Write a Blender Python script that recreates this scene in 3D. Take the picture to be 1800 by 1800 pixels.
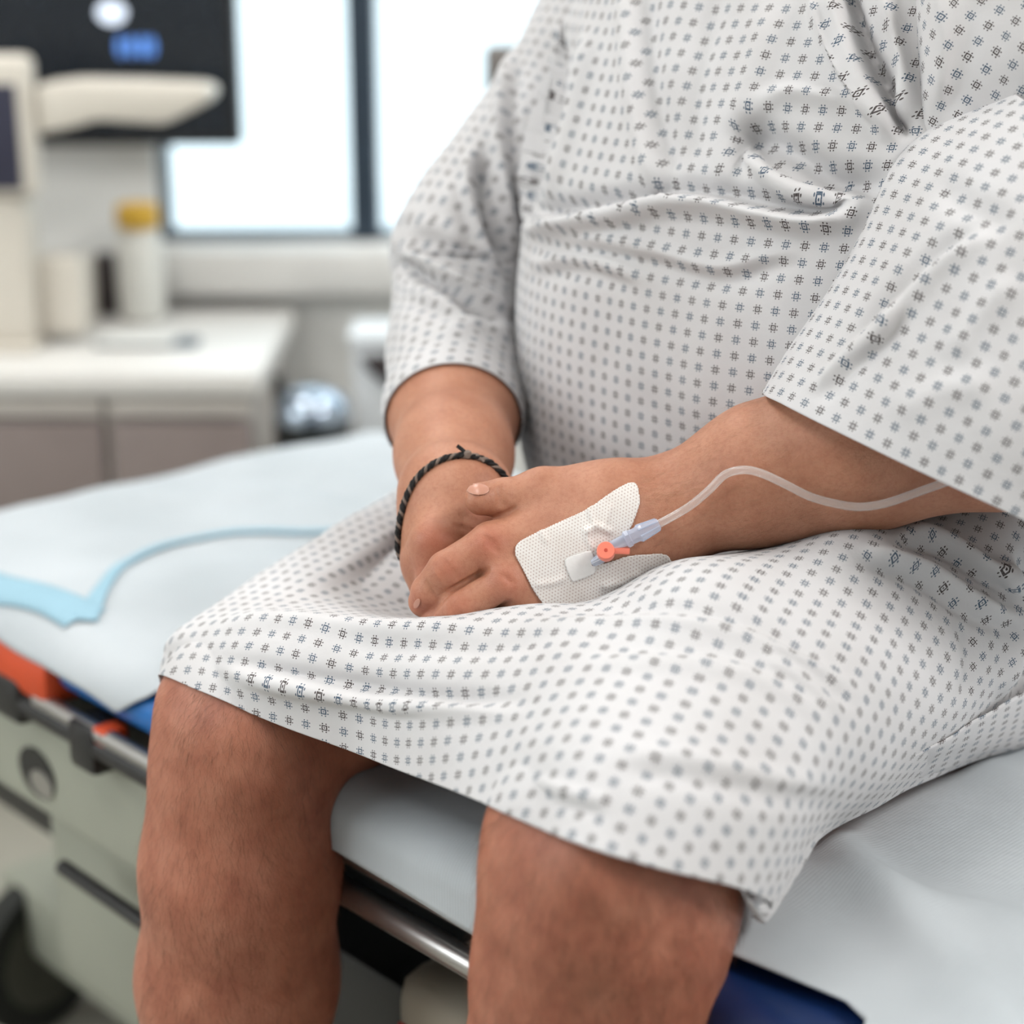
import bpy, bmesh, math, random
import numpy as np
from mathutils import Vector, Matrix
from mathutils.bvhtree import BVHTree

random.seed(7); rng = np.random.default_rng(7)
S = bpy.context.scene
C = S.collection
for o in list(bpy.data.objects): bpy.data.objects.remove(o)

# ------------------------------------------------------------------ camera
PITCH = math.radians(17.0); FPX = 3300.0; CAMZ = 1.21; BED = 0.66
ct, st = math.cos(PITCH), math.sin(PITCH)
cam_d = bpy.data.cameras.new('camera'); cam = bpy.data.objects.new('camera', cam_d); C.objects.link(cam)
cam.location = (0, 0, CAMZ); cam.rotation_euler = (math.pi/2 - PITCH, 0, 0)
cam_d.sensor_width = 36.0; cam_d.lens = FPX/1800*36
cam_d.dof.use_dof = True; cam_d.dof.focus_distance = 1.175; cam_d.dof.aperture_fstop = 2.9
cam_d.clip_start = 0.05
S.camera = cam

# ------------------------------------------------------------------ world, lights, exposure
W = bpy.data.worlds.new('sky'); S.world = W; W.use_nodes = True
bg = W.node_tree.nodes['Background']; bg.inputs[0].default_value = (0.80, 0.94, 1.0, 1); bg.inputs[1].default_value = 1.7
S.view_settings.view_transform = 'Standard'; S.view_settings.look = 'None'
S.view_settings.exposure = 0.18; S.view_settings.gamma = 1.0; S.view_settings.use_curve_mapping = False
S.cycles.use_denoising = True
S.cycles.max_bounces = 5; S.cycles.diffuse_bounces = 2; S.cycles.glossy_bounces = 3; S.cycles.transmission_bounces = 4; S.cycles.transparent_max_bounces = 8
S.cycles.use_adaptive_sampling = True; S.cycles.adaptive_threshold = 0.05
S.cycles.sample_clamp_indirect = 4.0

def area(name, loc, target, sx, sy, power, col=(1, 1, 1)):
    d = bpy.data.lights.new(name, 'AREA'); d.shape = 'RECTANGLE'; d.size = sx; d.size_y = sy
    d.energy = power; d.color = col
    o = bpy.data.objects.new(name, d); C.objects.link(o); o.location = loc
    v = Vector(target) - Vector(loc); o.rotation_euler = v.to_track_quat('-Z', 'Y').to_euler()
    return o
# daylight coming in by the window in the left wall, by the window in the back wall, and the ceiling panels
area('daylight_left_window', (-2.32, 0.75, 1.65), (-1.0, 0.95, 1.35), 1.9, 1.4, 21, (1.0, 0.98, 0.955))
area('daylight_back_window', (0.75, 3.10, 1.45), (0.75, 1.0, 1.1), 2.0, 1.3, 6, (0.90, 0.96, 1.0))
PANELS = ((-0.9, 2.35), (0.7, 2.35), (-0.9, 0.45), (1.8, 0.0))  # last one: unseen strong panel added to fill the lap's right side
for (x, y), pw in zip(PANELS, (6.0, 6.0, 6.5, 42.0)):
    area('ceiling_panel_light', (x, y, 2.66), (x, y, 0), 0.56, 1.16, pw, (1.0, 0.982, 0.968))

# ------------------------------------------------------------------ coordinates
def P(px, py, t):
    x = (px-900)/FPX; yd = (py-900)/FPX
    return np.array([x*t, (ct - yd*st)*t, CAMZ + (-st - yd*ct)*t])
def PH(px, py, h):                       # the point of that sight line at height h above the bed top
    yd = (py-900)/FPX
    t = (CAMZ - BED - h)/(st + yd*ct)
    return P(px, py, t)
def PY(px, py, y):                       # ... at world depth y
    yd = (py-900)/FPX
    return P(px, py, y/(ct - yd*st))
O0 = np.array([-0.065, 1.10]); E = np.array([0.676, -0.737]); G = np.array([-0.737, -0.676])
def L(s, w, h):                          # along the bed, out of the bed towards the knees, above the bed top
    p = O0 + s*E + w*G
    return np.array([p[0], p[1], BED + h])
def proj(V):
    y = V[..., 1]; z = V[..., 2]-CAMZ
    t = y*ct - z*st; u = y*st + z*ct
    return 900 + FPX*V[..., 0]/t, 900 - FPX*u/t, t
BR = Matrix(((E[0], G[0], 0, 0), (E[1], G[1], 0, 0), (0, 0, 1, 0), (0, 0, 0, 1)))

# ------------------------------------------------------------------ object helpers
def tag(o, label, cat, group=None):
    o['label'] = label; o['category'] = cat
    if group: o['group'] = group
    return o
def link(o, parent=None):
    C.objects.link(o)
    if parent is not None:
        o.parent = parent
        o.matrix_parent_inverse = parent.matrix_basis.inverted()
    return o
def empty(name, loc=(0, 0, 0)):
    o = bpy.data.objects.new(name, None); o.location = loc; o.empty_display_size = 0.05
    return link(o)
def setmat(me, mat):
    if mat is not None: me.materials.append(mat)
def mesh_np(name, V, F, mat=None, parent=None, smooth=True, uv=None):
    V = np.asarray(V, dtype=np.float32); F = np.asarray(F, dtype=np.int32)
    me = bpy.data.meshes.new(name); n = F.shape[1]
    me.vertices.add(len(V)); me.vertices.foreach_set('co', V.ravel())
    me.loops.add(F.size); me.loops.foreach_set('vertex_index', F.ravel())
    me.polygons.add(len(F)); me.polygons.foreach_set('loop_start', np.arange(0, F.size, n, dtype=np.int32))
    me.update(calc_edges=True); me.validate()
    if smooth: me.polygons.foreach_set('use_smooth', np.ones(len(me.polygons), dtype=bool))
    if uv is not None:
        l = me.uv_layers.new(name='UVMap'); l.data.foreach_set('uv', np.asarray(uv, dtype=np.float32)[F.ravel()].ravel())
    setmat(me, mat); o = bpy.data.objects.new(name, me)
    return link(o, parent)
def mesh_bm(name, bm, mat=None, parent=None, smooth=False, bevel=0, seg=2, angle=None):
    bmesh.ops.recalc_face_normals(bm, faces=bm.faces)
    if bevel:
        bmesh.ops.bevel(bm, geom=list(bm.edges), offset=bevel, segments=seg, affect='EDGES', profile=0.5)
    bmesh.ops.recalc_face_normals(bm, faces=bm.faces)
    me = bpy.data.meshes.new(name); bm.to_mesh(me); bm.free()
    if smooth or bevel:
        for p in me.polygons: p.use_smooth = True
        try: me.set_sharp_from_angle(angle=math.radians(angle or 40))
        except Exception: pass
    setmat(me, mat); o = bpy.data.objects.new(name, me)
    return link(o, parent)
def add_box(bm, c, size, M=None):
    r = bmesh.ops.create_cube(bm, size=1)
    for v in r['verts']:
        q = Vector((v.co.x*size[0], v.co.y*size[1], v.co.z*size[2]))
        if M is not None: q = M @ q
        v.co = q + Vector(c)
def box(name, lo, hi, mat, parent=None, bevel=0.0, seg=2):
    bm = bmesh.new(); lo = np.array(lo); hi = np.array(hi)
    add_box(bm, (lo+hi)/2, hi-lo); return mesh_bm(name, bm, mat, parent, bevel=bevel, seg=seg)
def lbox(name, s0, s1, w0, w1, h0, h1, mat, parent=None, bevel=0.0, seg=2):   # box in bed coordinates
    bm = bmesh.new(); c = L((s0+s1)/2, (w0+w1)/2, (h0+h1)/2)
    add_box(bm, c, (abs(s1-s0), abs(w1-w0), abs(h1-h0)), BR.to_3x3()); return mesh_bm(name, bm, mat, parent, bevel=bevel, seg=seg)
def lathe(name, prof, loc, mat, parent=None, n=32, M=None, smooth=True):
    prof = np.array(prof); a = np.linspace(0, 2*np.pi, n, endpoint=False); V = []
    for r, z in prof: V += [(r*math.cos(t), r*math.sin(t), z) for t in a]
    F = [];
    for i in range(len(prof)-1):
        for j in range(n): F.append((i*n+j, i*n+(j+1) % n, (i+1)*n+(j+1) % n, (i+1)*n+j))
    V = np.array(V)
    if M is not None: V = V @ np.array(M).T
    V = V + np.array(loc)
    me = bpy.data.meshes.new(name)
    F.append(tuple(range(n))[::-1]); F.append(tuple(range((len(prof)-1)*n, len(prof)*n)))
    me.from_pydata([tuple(v) for v in V], [], F); me.update()
    for p in me.polygons: p.use_smooth = smooth
    try: me.set_sharp_from_angle(angle=math.radians(40))
    except Exception: pass
    setmat(me, mat); return link(bpy.data.objects.new(name, me), parent)
def catmull(pts, n):
    pts = np.asarray(pts, float); m = len(pts)
    t = np.linspace(0, m-1, n); i = np.clip(np.floor(t).astype(int), 0, m-2); f = (t-i)
    sh = (-1,) + (1,)*(pts.ndim-1); f = f.reshape(sh)
    g = lambda k: np.where((k < 0).reshape(sh), 2*pts[0]-pts[1], np.where((k > m-1).reshape(sh), 2*pts[-1]-pts[-2], pts[np.clip(k, 0, m-1)]))
    p0, p1, p2, p3 = g(i-1), pts[i], pts[i+1], g(i+2)
    return 0.5*((2*p1) + (p2-p0)*f + (2*p0-5*p1+4*p2-p3)*f**2 + (3*p1-p0-3*p2+p3)*f**3)
def tube(name, pts, r, mat, parent=None, n=12, caps=True):
    pts = np.asarray(pts, float); m = len(pts); r = np.broadcast_to(np.asarray(r, float), (m,))
    T = np.gradient(pts, axis=0); T /= np.linalg.norm(T, axis=1)[:, None]
    up = np.array([0, 0, 1.0]) if abs(T[0][2]) < 0.9 else np.array([1.0, 0, 0])
    N = np.cross(T[0], up); N /= np.linalg.norm(N); V = []
    a = np.linspace(0, 2*np.pi, n, endpoint=False)
    for i in range(m):
        N = N - T[i]*np.dot(N, T[i]); N /= np.linalg.norm(N); B = np.cross(T[i], N)
        V.append(pts[i] + r[i]*(np.cos(a)[:, None]*N + np.sin(a)[:, None]*B))
    V = np.concatenate(V); F = []
    for i in range(m-1):
        for j in range(n): F.append((i*n+j, i*n+(j+1) % n, (i+1)*n+(j+1) % n, (i+1)*n+j))
    if caps: F.append(tuple(range(n))[::-1]); F.append(tuple(range((m-1)*n, m*n)))
    me = bpy.data.meshes.new(name); me.from_pydata([tuple(v) for v in V], [], F); me.update()
    for p in me.polygons: p.use_smooth = True
    try: me.set_sharp_from_angle(angle=math.radians(50))
    except Exception: pass
    setmat(me, mat); return link(bpy.data.objects.new(name, me), parent)
def grid_faces(nr, nc, wrap=False):
    i, j = np.meshgrid(np.arange(nr-1), np.arange(nc if wrap else nc-1), indexing='ij')
    j2 = (j+1) % nc
    return np.stack([i*nc+j, i*nc+j2, (i+1)*nc+j2, (i+1)*nc+j], -1).reshape(-1, 4)

# ------------------------------------------------------------------ materials
def srgb(r, g, b):
    f = lambda c: (c/255/12.92) if c/255 <= 0.04045 else ((c/255+0.055)/1.055)**2.4
    return (f(r), f(g), f(b), 1)
class NT:
    def __init__(self, name):
        self.m = bpy.data.materials.new(name); self.m.use_nodes = True; self.t = self.m.node_tree
        self.b = self.t.nodes['Principled BSDF']; self.out = self.t.nodes['Material Output']
    def n(self, typ, **kw):
        x = self.t.nodes.new(typ)
        for k, v in kw.items(): setattr(x, k, v)
        return x
    def l(self, a, b): self.t.links.new(a, b)
    def setin(self, node, i, v):
        if hasattr(v, 'is_output'): self.l(v, node.inputs[i])
        elif v is not None: node.inputs[i].default_value = v
    def math(self, op, a, b=None, c=None):
        x = self.n('ShaderNodeMath', operation=op)
        for i, v in enumerate((a, b, c)): self.setin(x, i, v)
        return x.outputs[0]
    def mix(self, f, a, b):
        x = self.n('ShaderNodeMix', data_type='RGBA'); self.setin(x, 0, f); self.setin(x, 6, a); self.setin(x, 7, b); return x.outputs[2]
    def noise(self, scale, detail=4, vec=None, rough=0.5, dist=0.0):
        x = self.n('ShaderNodeTexNoise'); x.inputs['Scale'].default_value = scale; x.inputs['Detail'].default_value = detail
        x.inputs['Roughness'].default_value = rough; x.inputs['Distortion'].default_value = dist
        if vec is not None: self.l(vec, x.inputs['Vector'])
        return x.outputs[0]
    def ramp(self, f, stops):
        x = self.n('ShaderNodeValToRGB'); e = x.color_ramp.elements
        while len(e) < len(stops): e.new(0.5)
        for q, (p, c) in zip(e, stops): q.position = p; q.color = c
        self.l(f, x.inputs[0]); return x.outputs[0]
    def bump(self, h, strength, dist=0.001, prev=None):
        x = self.n('ShaderNodeBump'); x.inputs['Strength'].default_value = strength; x.inputs['Distance'].default_value = dist
        self.l(h, x.inputs['Height'])
        if prev is not None: self.l(prev, x.inputs['Normal'])
        return x.outputs[0]
    def obj(self): return self.n('ShaderNodeTexCoord').outputs['Object']
    def uv(self): return self.n('ShaderNodeTexCoord').outputs['UV']
def plain(name, col, rough=0.5, metal=0.0, var=0.06, scale=18.0, bump=0.0, coat=0.0, emit=None, estr=0):
    t = NT(name); b = t.b
    n = t.noise(scale, 4, t.obj())
    c = np.array(col[:3]); lo = tuple(np.clip(c*(1-var), 0, 1))+(1,); hi = tuple(np.clip(c*(1+var), 0, 1))+(1,)
    t.l(t.ramp(n, [(0.3, lo), (0.7, hi)]), b.inputs['Base Color'])
    b.inputs['Roughness'].default_value = rough; b.inputs['Metallic'].default_value = metal
    if coat: b.inputs['Coat Weight'].default_value = coat
    if bump: t.l(t.bump(n, bump, 0.002), b.inputs['Normal'])
    if emit is not None:
        b.inputs['Emission Color'].default_value = emit; b.inputs['Emission Strength'].default_value = estr
    return t.m
def gown_material():
    t = NT('printed_gown_cotton'); b = t.b
    uv = t.uv(); sep = t.n('ShaderNodeSeparateXYZ'); t.l(uv, sep.inputs[0])
    cu, cv = 0.0126, 0.0106
    U = t.math('DIVIDE', sep.outputs[0], cu); V = t.math('DIVIDE', sep.outputs[1], cv)
    iu = t.math('FLOOR', U); iv = t.math('FLOOR', V)
    par = t.math('MODULO', t.math('ABSOLUTE', t.math('ADD', iu, iv)), 2.0)
    fx = t.math('ABSOLUTE', t.math('MULTIPLY', t.math('SUBTRACT', t.math('SUBTRACT', U, iu), 0.5), cu*1000))
    fy = t.math('ABSOLUTE', t.math('MULTIPLY', t.math('SUBTRACT', t.math('SUBTRACT', V, iv), 0.5), cv*1000))   # mm from cell centre
    mx = t.math('MAXIMUM', fx, fy); mn = t.math('MINIMUM', fx, fy)
    ring = t.math('LESS_THAN', t.math('ABSOLUTE', t.math('SUBTRACT', mx, 1.38)), 0.39)
    dot = t.math('LESS_THAN', t.math('SQRT', t.math('ADD', t.math('MULTIPLY', fx, fx), t.math('MULTIPLY', fy, fy))), 0.46)
    dx = t.math('SUBTRACT', mx, 2.66); dy = t.math('SUBTRACT', mn, 1.12)
    sat = t.math('LESS_THAN', t.math('SQRT', t.math('ADD', t.math('MULTIPLY', dx, dx), t.math('MULTIPLY', dy, dy))), 0.46)
    mark = t.math('MAXIMUM', ring, t.math('MAXIMUM', dot, sat))
    ink = t.mix(par, srgb(46, 28, 25), srgb(50, 78, 102))
    wn = t.noise(900, 2, t.obj())
    cloth = t.ramp(t.noise(14, 3, t.obj()), [(0.3, srgb(213, 210, 210)), (0.7, srgb(222, 220, 221))])
    inkf = t.math('MULTIPLY', mark, t.ramp(wn, [(0.25, (0.72, 0.72, 0.72, 1)), (0.6, (0.95, 0.95, 0.95, 1))]))
    t.l(t.mix(inkf, cloth, ink), b.inputs['Base Color'])
    b.inputs['Roughness'].default_value = 0.85; b.inputs['Sheen Weight'].default_value = 0.15
    b.inputs['Specular IOR Level'].default_value = 0.2
    weave = t.math('MULTIPLY', t.math('SINE', t.math('MULTIPLY', sep.outputs[0], 9000.0)), t.math('SINE', t.math('MULTIPLY', sep.outputs[1], 9000.0)))
    n1 = t.bump(weave, 0.08, 0.0003)
    n2 = t.bump(t.noise(55, 4, t.obj(), 0.55), 0.25, 0.004, n1)
    t.l(n2, b.inputs['Normal'])
    tr = t.n('ShaderNodeBsdfTranslucent'); t.l(t.mix(inkf, cloth, ink), tr.inputs[0])
    ms = t.n('ShaderNodeMixShader'); ms.inputs[0].default_value = 0.10
    t.l(b.outputs[0], ms.inputs[1]); t.l(tr.outputs[0], ms.inputs[2]); t.l(ms.outputs[0], t.out.inputs[0])
    return t.m
def skin_material():
    t = NT('skin'); b = t.b; ob = t.obj()
    n1 = t.noise(34, 5, ob, 0.6); n2 = t.noise(330, 4, ob, 0.65)
    base = t.ramp(n1, [(0.25, srgb(168, 112, 86)), (0.5, srgb(184, 129, 102)), (0.75, srgb(194, 140, 113))])
    mott = t.mix(t.math('MULTIPLY', t.ramp(n2, [(0.45, (0, 0, 0, 1)), (0.75, (1, 1, 1, 1))]), 0.45), base, srgb(154, 90, 68))
    at = t.n('ShaderNodeAttribute', attribute_name='rosy')
    c2 = t.mix(t.math('MULTIPLY', at.outputs['Fac'], 0.75), mott, srgb(172, 88, 68))
    al = t.n('ShaderNodeAttribute', attribute_name='leg')
    c3 = t.mix(t.math('MULTIPLY', al.outputs['Fac'], 0.85), c2, t.ramp(n1, [(.3, srgb(154, 90, 70)), (.5, srgb(172, 108, 85)), (.7, srgb(186, 124, 100))]))
    t.l(c3, b.inputs['Base Color'])
    b.inputs['Roughness'].default_value = 0.48; b.inputs['Specular IOR Level'].default_value = 0.38
    b.inputs['Subsurface Weight'].default_value = 0.18
    b.inputs['Subsurface Radius'].default_value = (1.0, 0.35, 0.2); b.inputs['Subsurface Scale'].default_value = 0.006
    vor = t.n('ShaderNodeTexVoronoi', feature='DISTANCE_TO_EDGE'); vor.inputs['Scale'].default_value = 700; t.l(ob, vor.inputs['Vector'])
    nb = t.bump(vor.outputs['Distance'], 0.30, 0.0007)
    t.l(t.bump(t.noise(120, 4, ob, 0.6), 0.22, 0.0016, nb), b.inputs['Normal'])
    return t.m
MAT = {}
MAT['gown'] = gown_material(); MAT['skin'] = skin_material()

# ------------------------------------------------------------------ implicit body: primitives
def rc(a, b, ra, rb, k=0.012, n=None, flat=1.0):
    a = np.asarray(a, float); b = np.asarray(b, float)
    if n is not None: n = np.asarray(n, float); n = n/np.linalg.norm(n)
    return ('rc', a, b, ra, rb, k, n, flat)
def el(c, axes, rad, k=0.02): return ('el', np.asarray(c, float), np.asarray(axes, float), np.asarray(rad, float), k)
def cut(a, b, r, k=0.0025): return ('cut', np.asarray(a, float), np.asarray(b, float), r, r, k, None, 1.0)
def prim_d(pr, X, Y, Z):
    if pr[0] == 'el':
        _, c, ax, rad, k = pr; q = 0
        for i in range(3):
            d = ((X-c[0])*ax[i][0] + (Y-c[1])*ax[i][1] + (Z-c[2])*ax[i][2])/rad[i]; q = q + d*d
        return (np.sqrt(q)-1)*rad.min()
    _, a, b, ra, rb, k, n, flat = pr
    px, py, pz = X-a[0], Y-a[1], Z-a[2]; ba = b-a
    if n is not None:
        dn = (px*n[0]+py*n[1]+pz*n[2])*(flat-1); px = px+dn*n[0]; py = py+dn*n[1]; pz = pz+dn*n[2]
        ba = ba + n*np.dot(ba, n)*(flat-1)
    q = max(np.dot(ba, ba), 1e-12)
    h = np.clip((px*ba[0]+py*ba[1]+pz*ba[2])/q, 0, 1)
    return np.sqrt((px-h*ba[0])**2+(py-h*ba[1])**2+(pz-h*ba[2])**2) - (ra+(rb-ra)*h)
def smin(a, b, k):
    h = np.maximum(k-np.abs(a-b), 0)/k
    return np.minimum(a, b) - h*h*k*0.25
def group_eval(prims, V):
    X, Y, Z = V[:, 0], V[:, 1], V[:, 2]; F = np.full(len(V), 0.5)
    for pr in prims:
        d = prim_d(pr, X, Y, Z)
        if pr[0] == 'cut': F = -smin(-F, d, pr[5])
        else: F = smin(F, d, pr[-1] if pr[0] == 'el' else pr[5])
    return F
def field(prims, org, h, shape):
    F = np.full(shape, 0.06, np.float32)
    xs = [org[i]+h*np.arange(shape[i]) for i in range(3)]
    for pr in prims:
        if pr[0] == 'el': lo = pr[1]-pr[3].max(); hi = pr[1]+pr[3].max(); k = pr[4]
        else: r = max(pr[3], pr[4]); lo = np.minimum(pr[1], pr[2])-r; hi = np.maximum(pr[1], pr[2])+r; k = pr[5]
        i0 = np.clip(np.floor((lo-k-3*h-org)/h).astype(int), 0, np.array(shape)); i1 = np.clip(np.ceil((hi+k+3*h-org)/h).astype(int), 0, np.array(shape))
        if np.any(i1 <= i0): continue
        sl = tuple(slice(a, b) for a, b in zip(i0, i1))
        X = xs[0][sl[0]][:, None, None].astype(np.float32); Y = xs[1][sl[1]][None, :, None].astype(np.float32); Z = xs[2][sl[2]][None, None, :].astype(np.float32)
        d = prim_d(pr, X, Y, Z).astype(np.float32)
        if pr[0] == 'cut': F[sl] = -smin(-F[sl], d, k)
        else: F[sl] = smin(F[sl], d, k)
    return F
def surface_nets(F, org, h, drop=None):
    ins = (F < 0)
    a = ins.view(np.int8); s = np.zeros(tuple(n-1 for n in F.shape), np.int8)
    for i in (0, 1):
        for j in (0, 1):
            for k in (0, 1): s += a[i:i+s.shape[0], j:j+s.shape[1], k:k+s.shape[2]]
    act = np.argwhere((s > 0) & (s < 8)); del s
    idx = np.full(tuple(n-1 for n in F.shape), -1, np.int32)
    idx[act[:, 0], act[:, 1], act[:, 2]] = np.arange(len(act))
    acc = np.zeros((len(act), 3)); cnt = np.zeros(len(act)); cor = [(i, j, k) for i in (0, 1) for j in (0, 1) for k in (0, 1)]
    val = {c: F[act[:, 0]+c[0], act[:, 1]+c[1], act[:, 2]+c[2]] for c in cor}
    for c in cor:
        for ax in range(3):
            if c[ax] == 0:
                d = list(c); d[ax] = 1; d = tuple(d); va, vb = val[c], val[d]; m = (va < 0) != (vb < 0)
                f = np.where(m, va/np.where(m, va-vb, 1), 0)
                p = np.tile(np.array(c, float), (len(act), 1)); p[:, ax] += f
                acc += np.where(m[:, None], p, 0); cnt += m
    V = org + h*(act + acc/np.maximum(cnt, 1)[:, None])
    Q = []
    for ax in range(3):
        sl0 = [slice(None)]*3; sl1 = [slice(None)]*3; sl0[ax] = slice(0, -1); sl1[ax] = slice(1, None)
        e = ins[tuple(sl0)] != ins[tuple(sl1)]; w = np.argwhere(e)
        o1, o2 = [i for i in range(3) if i != ax]
        w = w[(w[:, o1] > 0) & (w[:, o2] > 0) & (w[:, o1] < F.shape[o1]-1) & (w[:, o2] < F.shape[o2]-1)]
        flip = ins[w[:, 0], w[:, 1], w[:, 2]]
        if ax == 1: flip = ~flip
        q = []
        for (u, v) in ((-1, -1), (0, -1), (0, 0), (-1, 0)):
            z = w.copy(); z[:, o1] += u; z[:, o2] += v; q.append(idx[z[:, 0], z[:, 1], z[:, 2]])
        q = np.stack(q, 1); q[~flip] = q[~flip][:, ::-1]; Q.append(q)
    Q = np.concatenate(Q); Q = Q[(Q >= 0).all(1)]
    if drop is not None:
        lo, hi = drop; inn = ((V > lo+1.5*h) & (V < hi-1.5*h)).all(1); Q = Q[~inn[Q].all(1)]
    used = np.zeros(len(V), bool); used[Q.ravel()] = True; re = np.cumsum(used)-1
    return V[used], re[Q]
def smooth_mesh(V, Q, it=2, lam=0.5):
    e = np.concatenate([Q[:, [0, 1]], Q[:, [1, 2]], Q[:, [2, 3]], Q[:, [3, 0]]])
    n = len(V); deg = np.bincount(e.ravel(), minlength=n).astype(float)
    for _ in range(it):
        A = np.zeros_like(V)
        for c in range(3):
            A[:, c] = np.bincount(e[:, 0], V[e[:, 1], c], n) + np.bincount(e[:, 1], V[e[:, 0], c], n)
        V = V + lam*(A/np.maximum(deg, 1)[:, None]-V)
    return V
# ------------------------------------------------------------------ the person: prims by group
LOC = np.array([[E[0], E[1], 0], [G[0], G[1], 0], [0, 0, 1.0]])
legs = [
    rc(L(-.09, -.38, .065), L(-.135, -.15, .05), .080, .071, .03), rc(L(-.135, -.15, .05), P(440, 1268, 1.272), .071, .0605, .03),
    rc(P(440, 1262, 1.272), P(428, 1370, 1.285), .0605, .060, .02), rc(P(428, 1370, 1.285), P(424, 1520, 1.305), .060, .0665, .02),
    rc(P(424, 1520, 1.305), P(418, 1720, 1.345), .0665, .069, .02), rc(P(418, 1720, 1.345), P(416, 2000, 1.39), .069, .054, .02),
    rc(P(416, 2000, 1.39), P(420, 2230, 1.42), .054, .038, .02),
    rc(P(455, 1280, 1.225), P(450, 1330, 1.232), .024, .022, .03),
    rc(P(420, 2270, 1.42), P(330, 2400, 1.36), .038, .03, .03), rc(P(330, 2400, 1.36), P(270, 2450, 1.31), .034, .022, .03),
    rc(L(.12, -.38, .085), L(.146, -.16, .085), .092, .079, .03), rc(L(.146, -.16, .085), P(1075, 1490, 1.058), .079, .069, .03),
    rc(P(1075, 1490, 1.058), P(1070, 1590, 1.058), .069, .0685, .02), rc(P(1070, 1590, 1.058), P(1044, 1720, 1.078), .0685, .0675, .02),
    rc(P(1044, 1720, 1.078), P(1042, 1900, 1.115), .0675, .076, .02), rc(P(1042, 1900, 1.115), P(1030, 2150, 1.16), .076, .056, .02),
    rc(P(1030, 2150, 1.16), P(1020, 2500, 1.23), .056, .04, .02),
    rc(P(1060, 1530, 1.003), P(1040, 1600, 1.012), .028, .024, .03),
    rc(P(1020, 2530, 1.23), P(900, 2700, 1.17), .04, .03, .03), rc(P(900, 2700, 1.17), P(830, 2770, 1.12), .034, .022, .03),
]
torso = [el(L(-.015, -.42, .15), LOC, (.19, .14, .15), .05), el(L(-.015, -.41, .27), LOC, (.195, .145, .2), .05), el(L(-.015, -.43, .43), LOC, (.19, .12, .2), .05),
         rc(L(-.19, -.45, .545), L(.17, -.45, .545), .06, .06, .05), rc(L(-.01, -.45, .58), L(-.01, -.44, .68), .06, .055, .04)]
dorsal = np.array([-0.10, -0.80, 0.60])
LW = P(1150, 908, 1.20)
larm = [rc(L(.18, -.45, .54), L(.245, -.36, .30), .056, .05, .02), rc(L(.245, -.36, .30), P(1790, 742, 1.16), .05, .05, .02),
        rc(P(1790, 742, 1.16), P(1500, 792, 1.18), .05, .0485, .02), rc(P(1500, 792, 1.18), P(1345, 832, 1.19), .0485, .0425, .02),
        rc(P(1345, 832, 1.19), LW, .0425, .0325, .02, dorsal, 1.18), rc(LW, P(1075, 908, 1.195), .0325, .0335, .02, dorsal, 1.3)]
LC = P(1080, 915, 1.198)
I0, M0, R0, Q0 = P(866, 957, 1.187), P(895, 1022, 1.182), P(938, 1075, 1.187), P(988, 1108, 1.20)
larm += [rc(LC, I0, .021, .0150, .022), rc(LC, M0, .021, .0148, .022), rc(P(1085, 945, 1.2), R0, .021, .014, .022), rc(P(1095, 970, 1.205), Q0, .020, .013, .022)]
TM = P(955, 868, 1.203)
larm += [rc(P(1075, 885, 1.205), TM, .022, .0165, .02)]
thumb = [rc(TM, P(884, 874, 1.196), .0150, .0116, .004), rc(P(884, 874, 1.196), P(846, 877, 1.190), .0118, .0106, .004)]
larm += [thumb[0][:5]+(.008,)+thumb[0][6:], thumb[1]]
def finger(a, b, c, d, r, k=0.002): return [rc(a, b, r[0], r[1], k), rc(b, c, r[1], r[2], k), rc(c, d, r[2], r[3], k)]
larm += finger(I0, P(786, 1003, 1.180), P(755, 1040, 1.188), P(746, 1057, 1.194), (.0138, .0127, .0116, .0104))
larm += finger(M0, P(806, 1068, 1.178), P(771, 1099, 1.19), P(761, 1116, 1.2), (.0134, .0122, .0110, .0095))
larm += finger(R0, P(858, 1117, 1.182), P(826, 1150, 1.20), P(818, 1165, 1.21), (.013, .0112, .0098, .009))
larm += finger(Q0, P(922, 1150, 1.20), P(890, 1175, 1.215), P(880, 1185, 1.22), (.012, .0098, .0088, .008))
# knuckle bumps and skin creases
larm += [rc(P(858, 957, 1.178), P(862, 962, 1.178), .0075, .0075, .012), rc(P(888, 1022, 1.172), P(892, 1026, 1.172), .0075, .0075, .012)]
def crease(px, py, ang, ln, t, r=0.0011):
    c, s = math.cos(ang)*ln/2, math.sin(ang)*ln/2
    return cut(P(px-c, py-s, t), P(px+c, py+s, t), r)
RW = P(797, 878, 1.262)
rarm = [rc(L(-.20, -.45, .54), P(945, 260, 1.535), .055, .052, .02), rc(P(945, 260, 1.535), P(800, 610, 1.50), .052, .048, .02), rc(P(800, 610, 1.50), P(797, 720, 1.41), .048, .0465, .02),
        rc(P(797, 720, 1.41), P(798, 800, 1.33), .0465, .0385, .02), rc(P(798, 800, 1.33), RW, .0385, .0335, .02)]
X0 = P(766, 952, 1.218)
rarm += [rc(RW, X0, .0285, .0165, .016), rc(RW, P(752, 985, 1.235), .029, .017, .016), rc(RW, P(765, 1015, 1.255), .028, .017, .022),
         rc(P(835, 872, 1.245), P(856, 925, 1.232), .021, .0155, .022), rc(P(856, 925, 1.232), P(905, 945, 1.228), .0155, .013, .01),
         el(P(805, 945, 1.252), LOC, (.028, .028, .028), .016)]
rarm += finger(X0, P(768, 1020, 1.218), P(815, 1040, 1.232), P(845, 1040, 1.236), (.0150, .0128, .0115, .010), .004)
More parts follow.
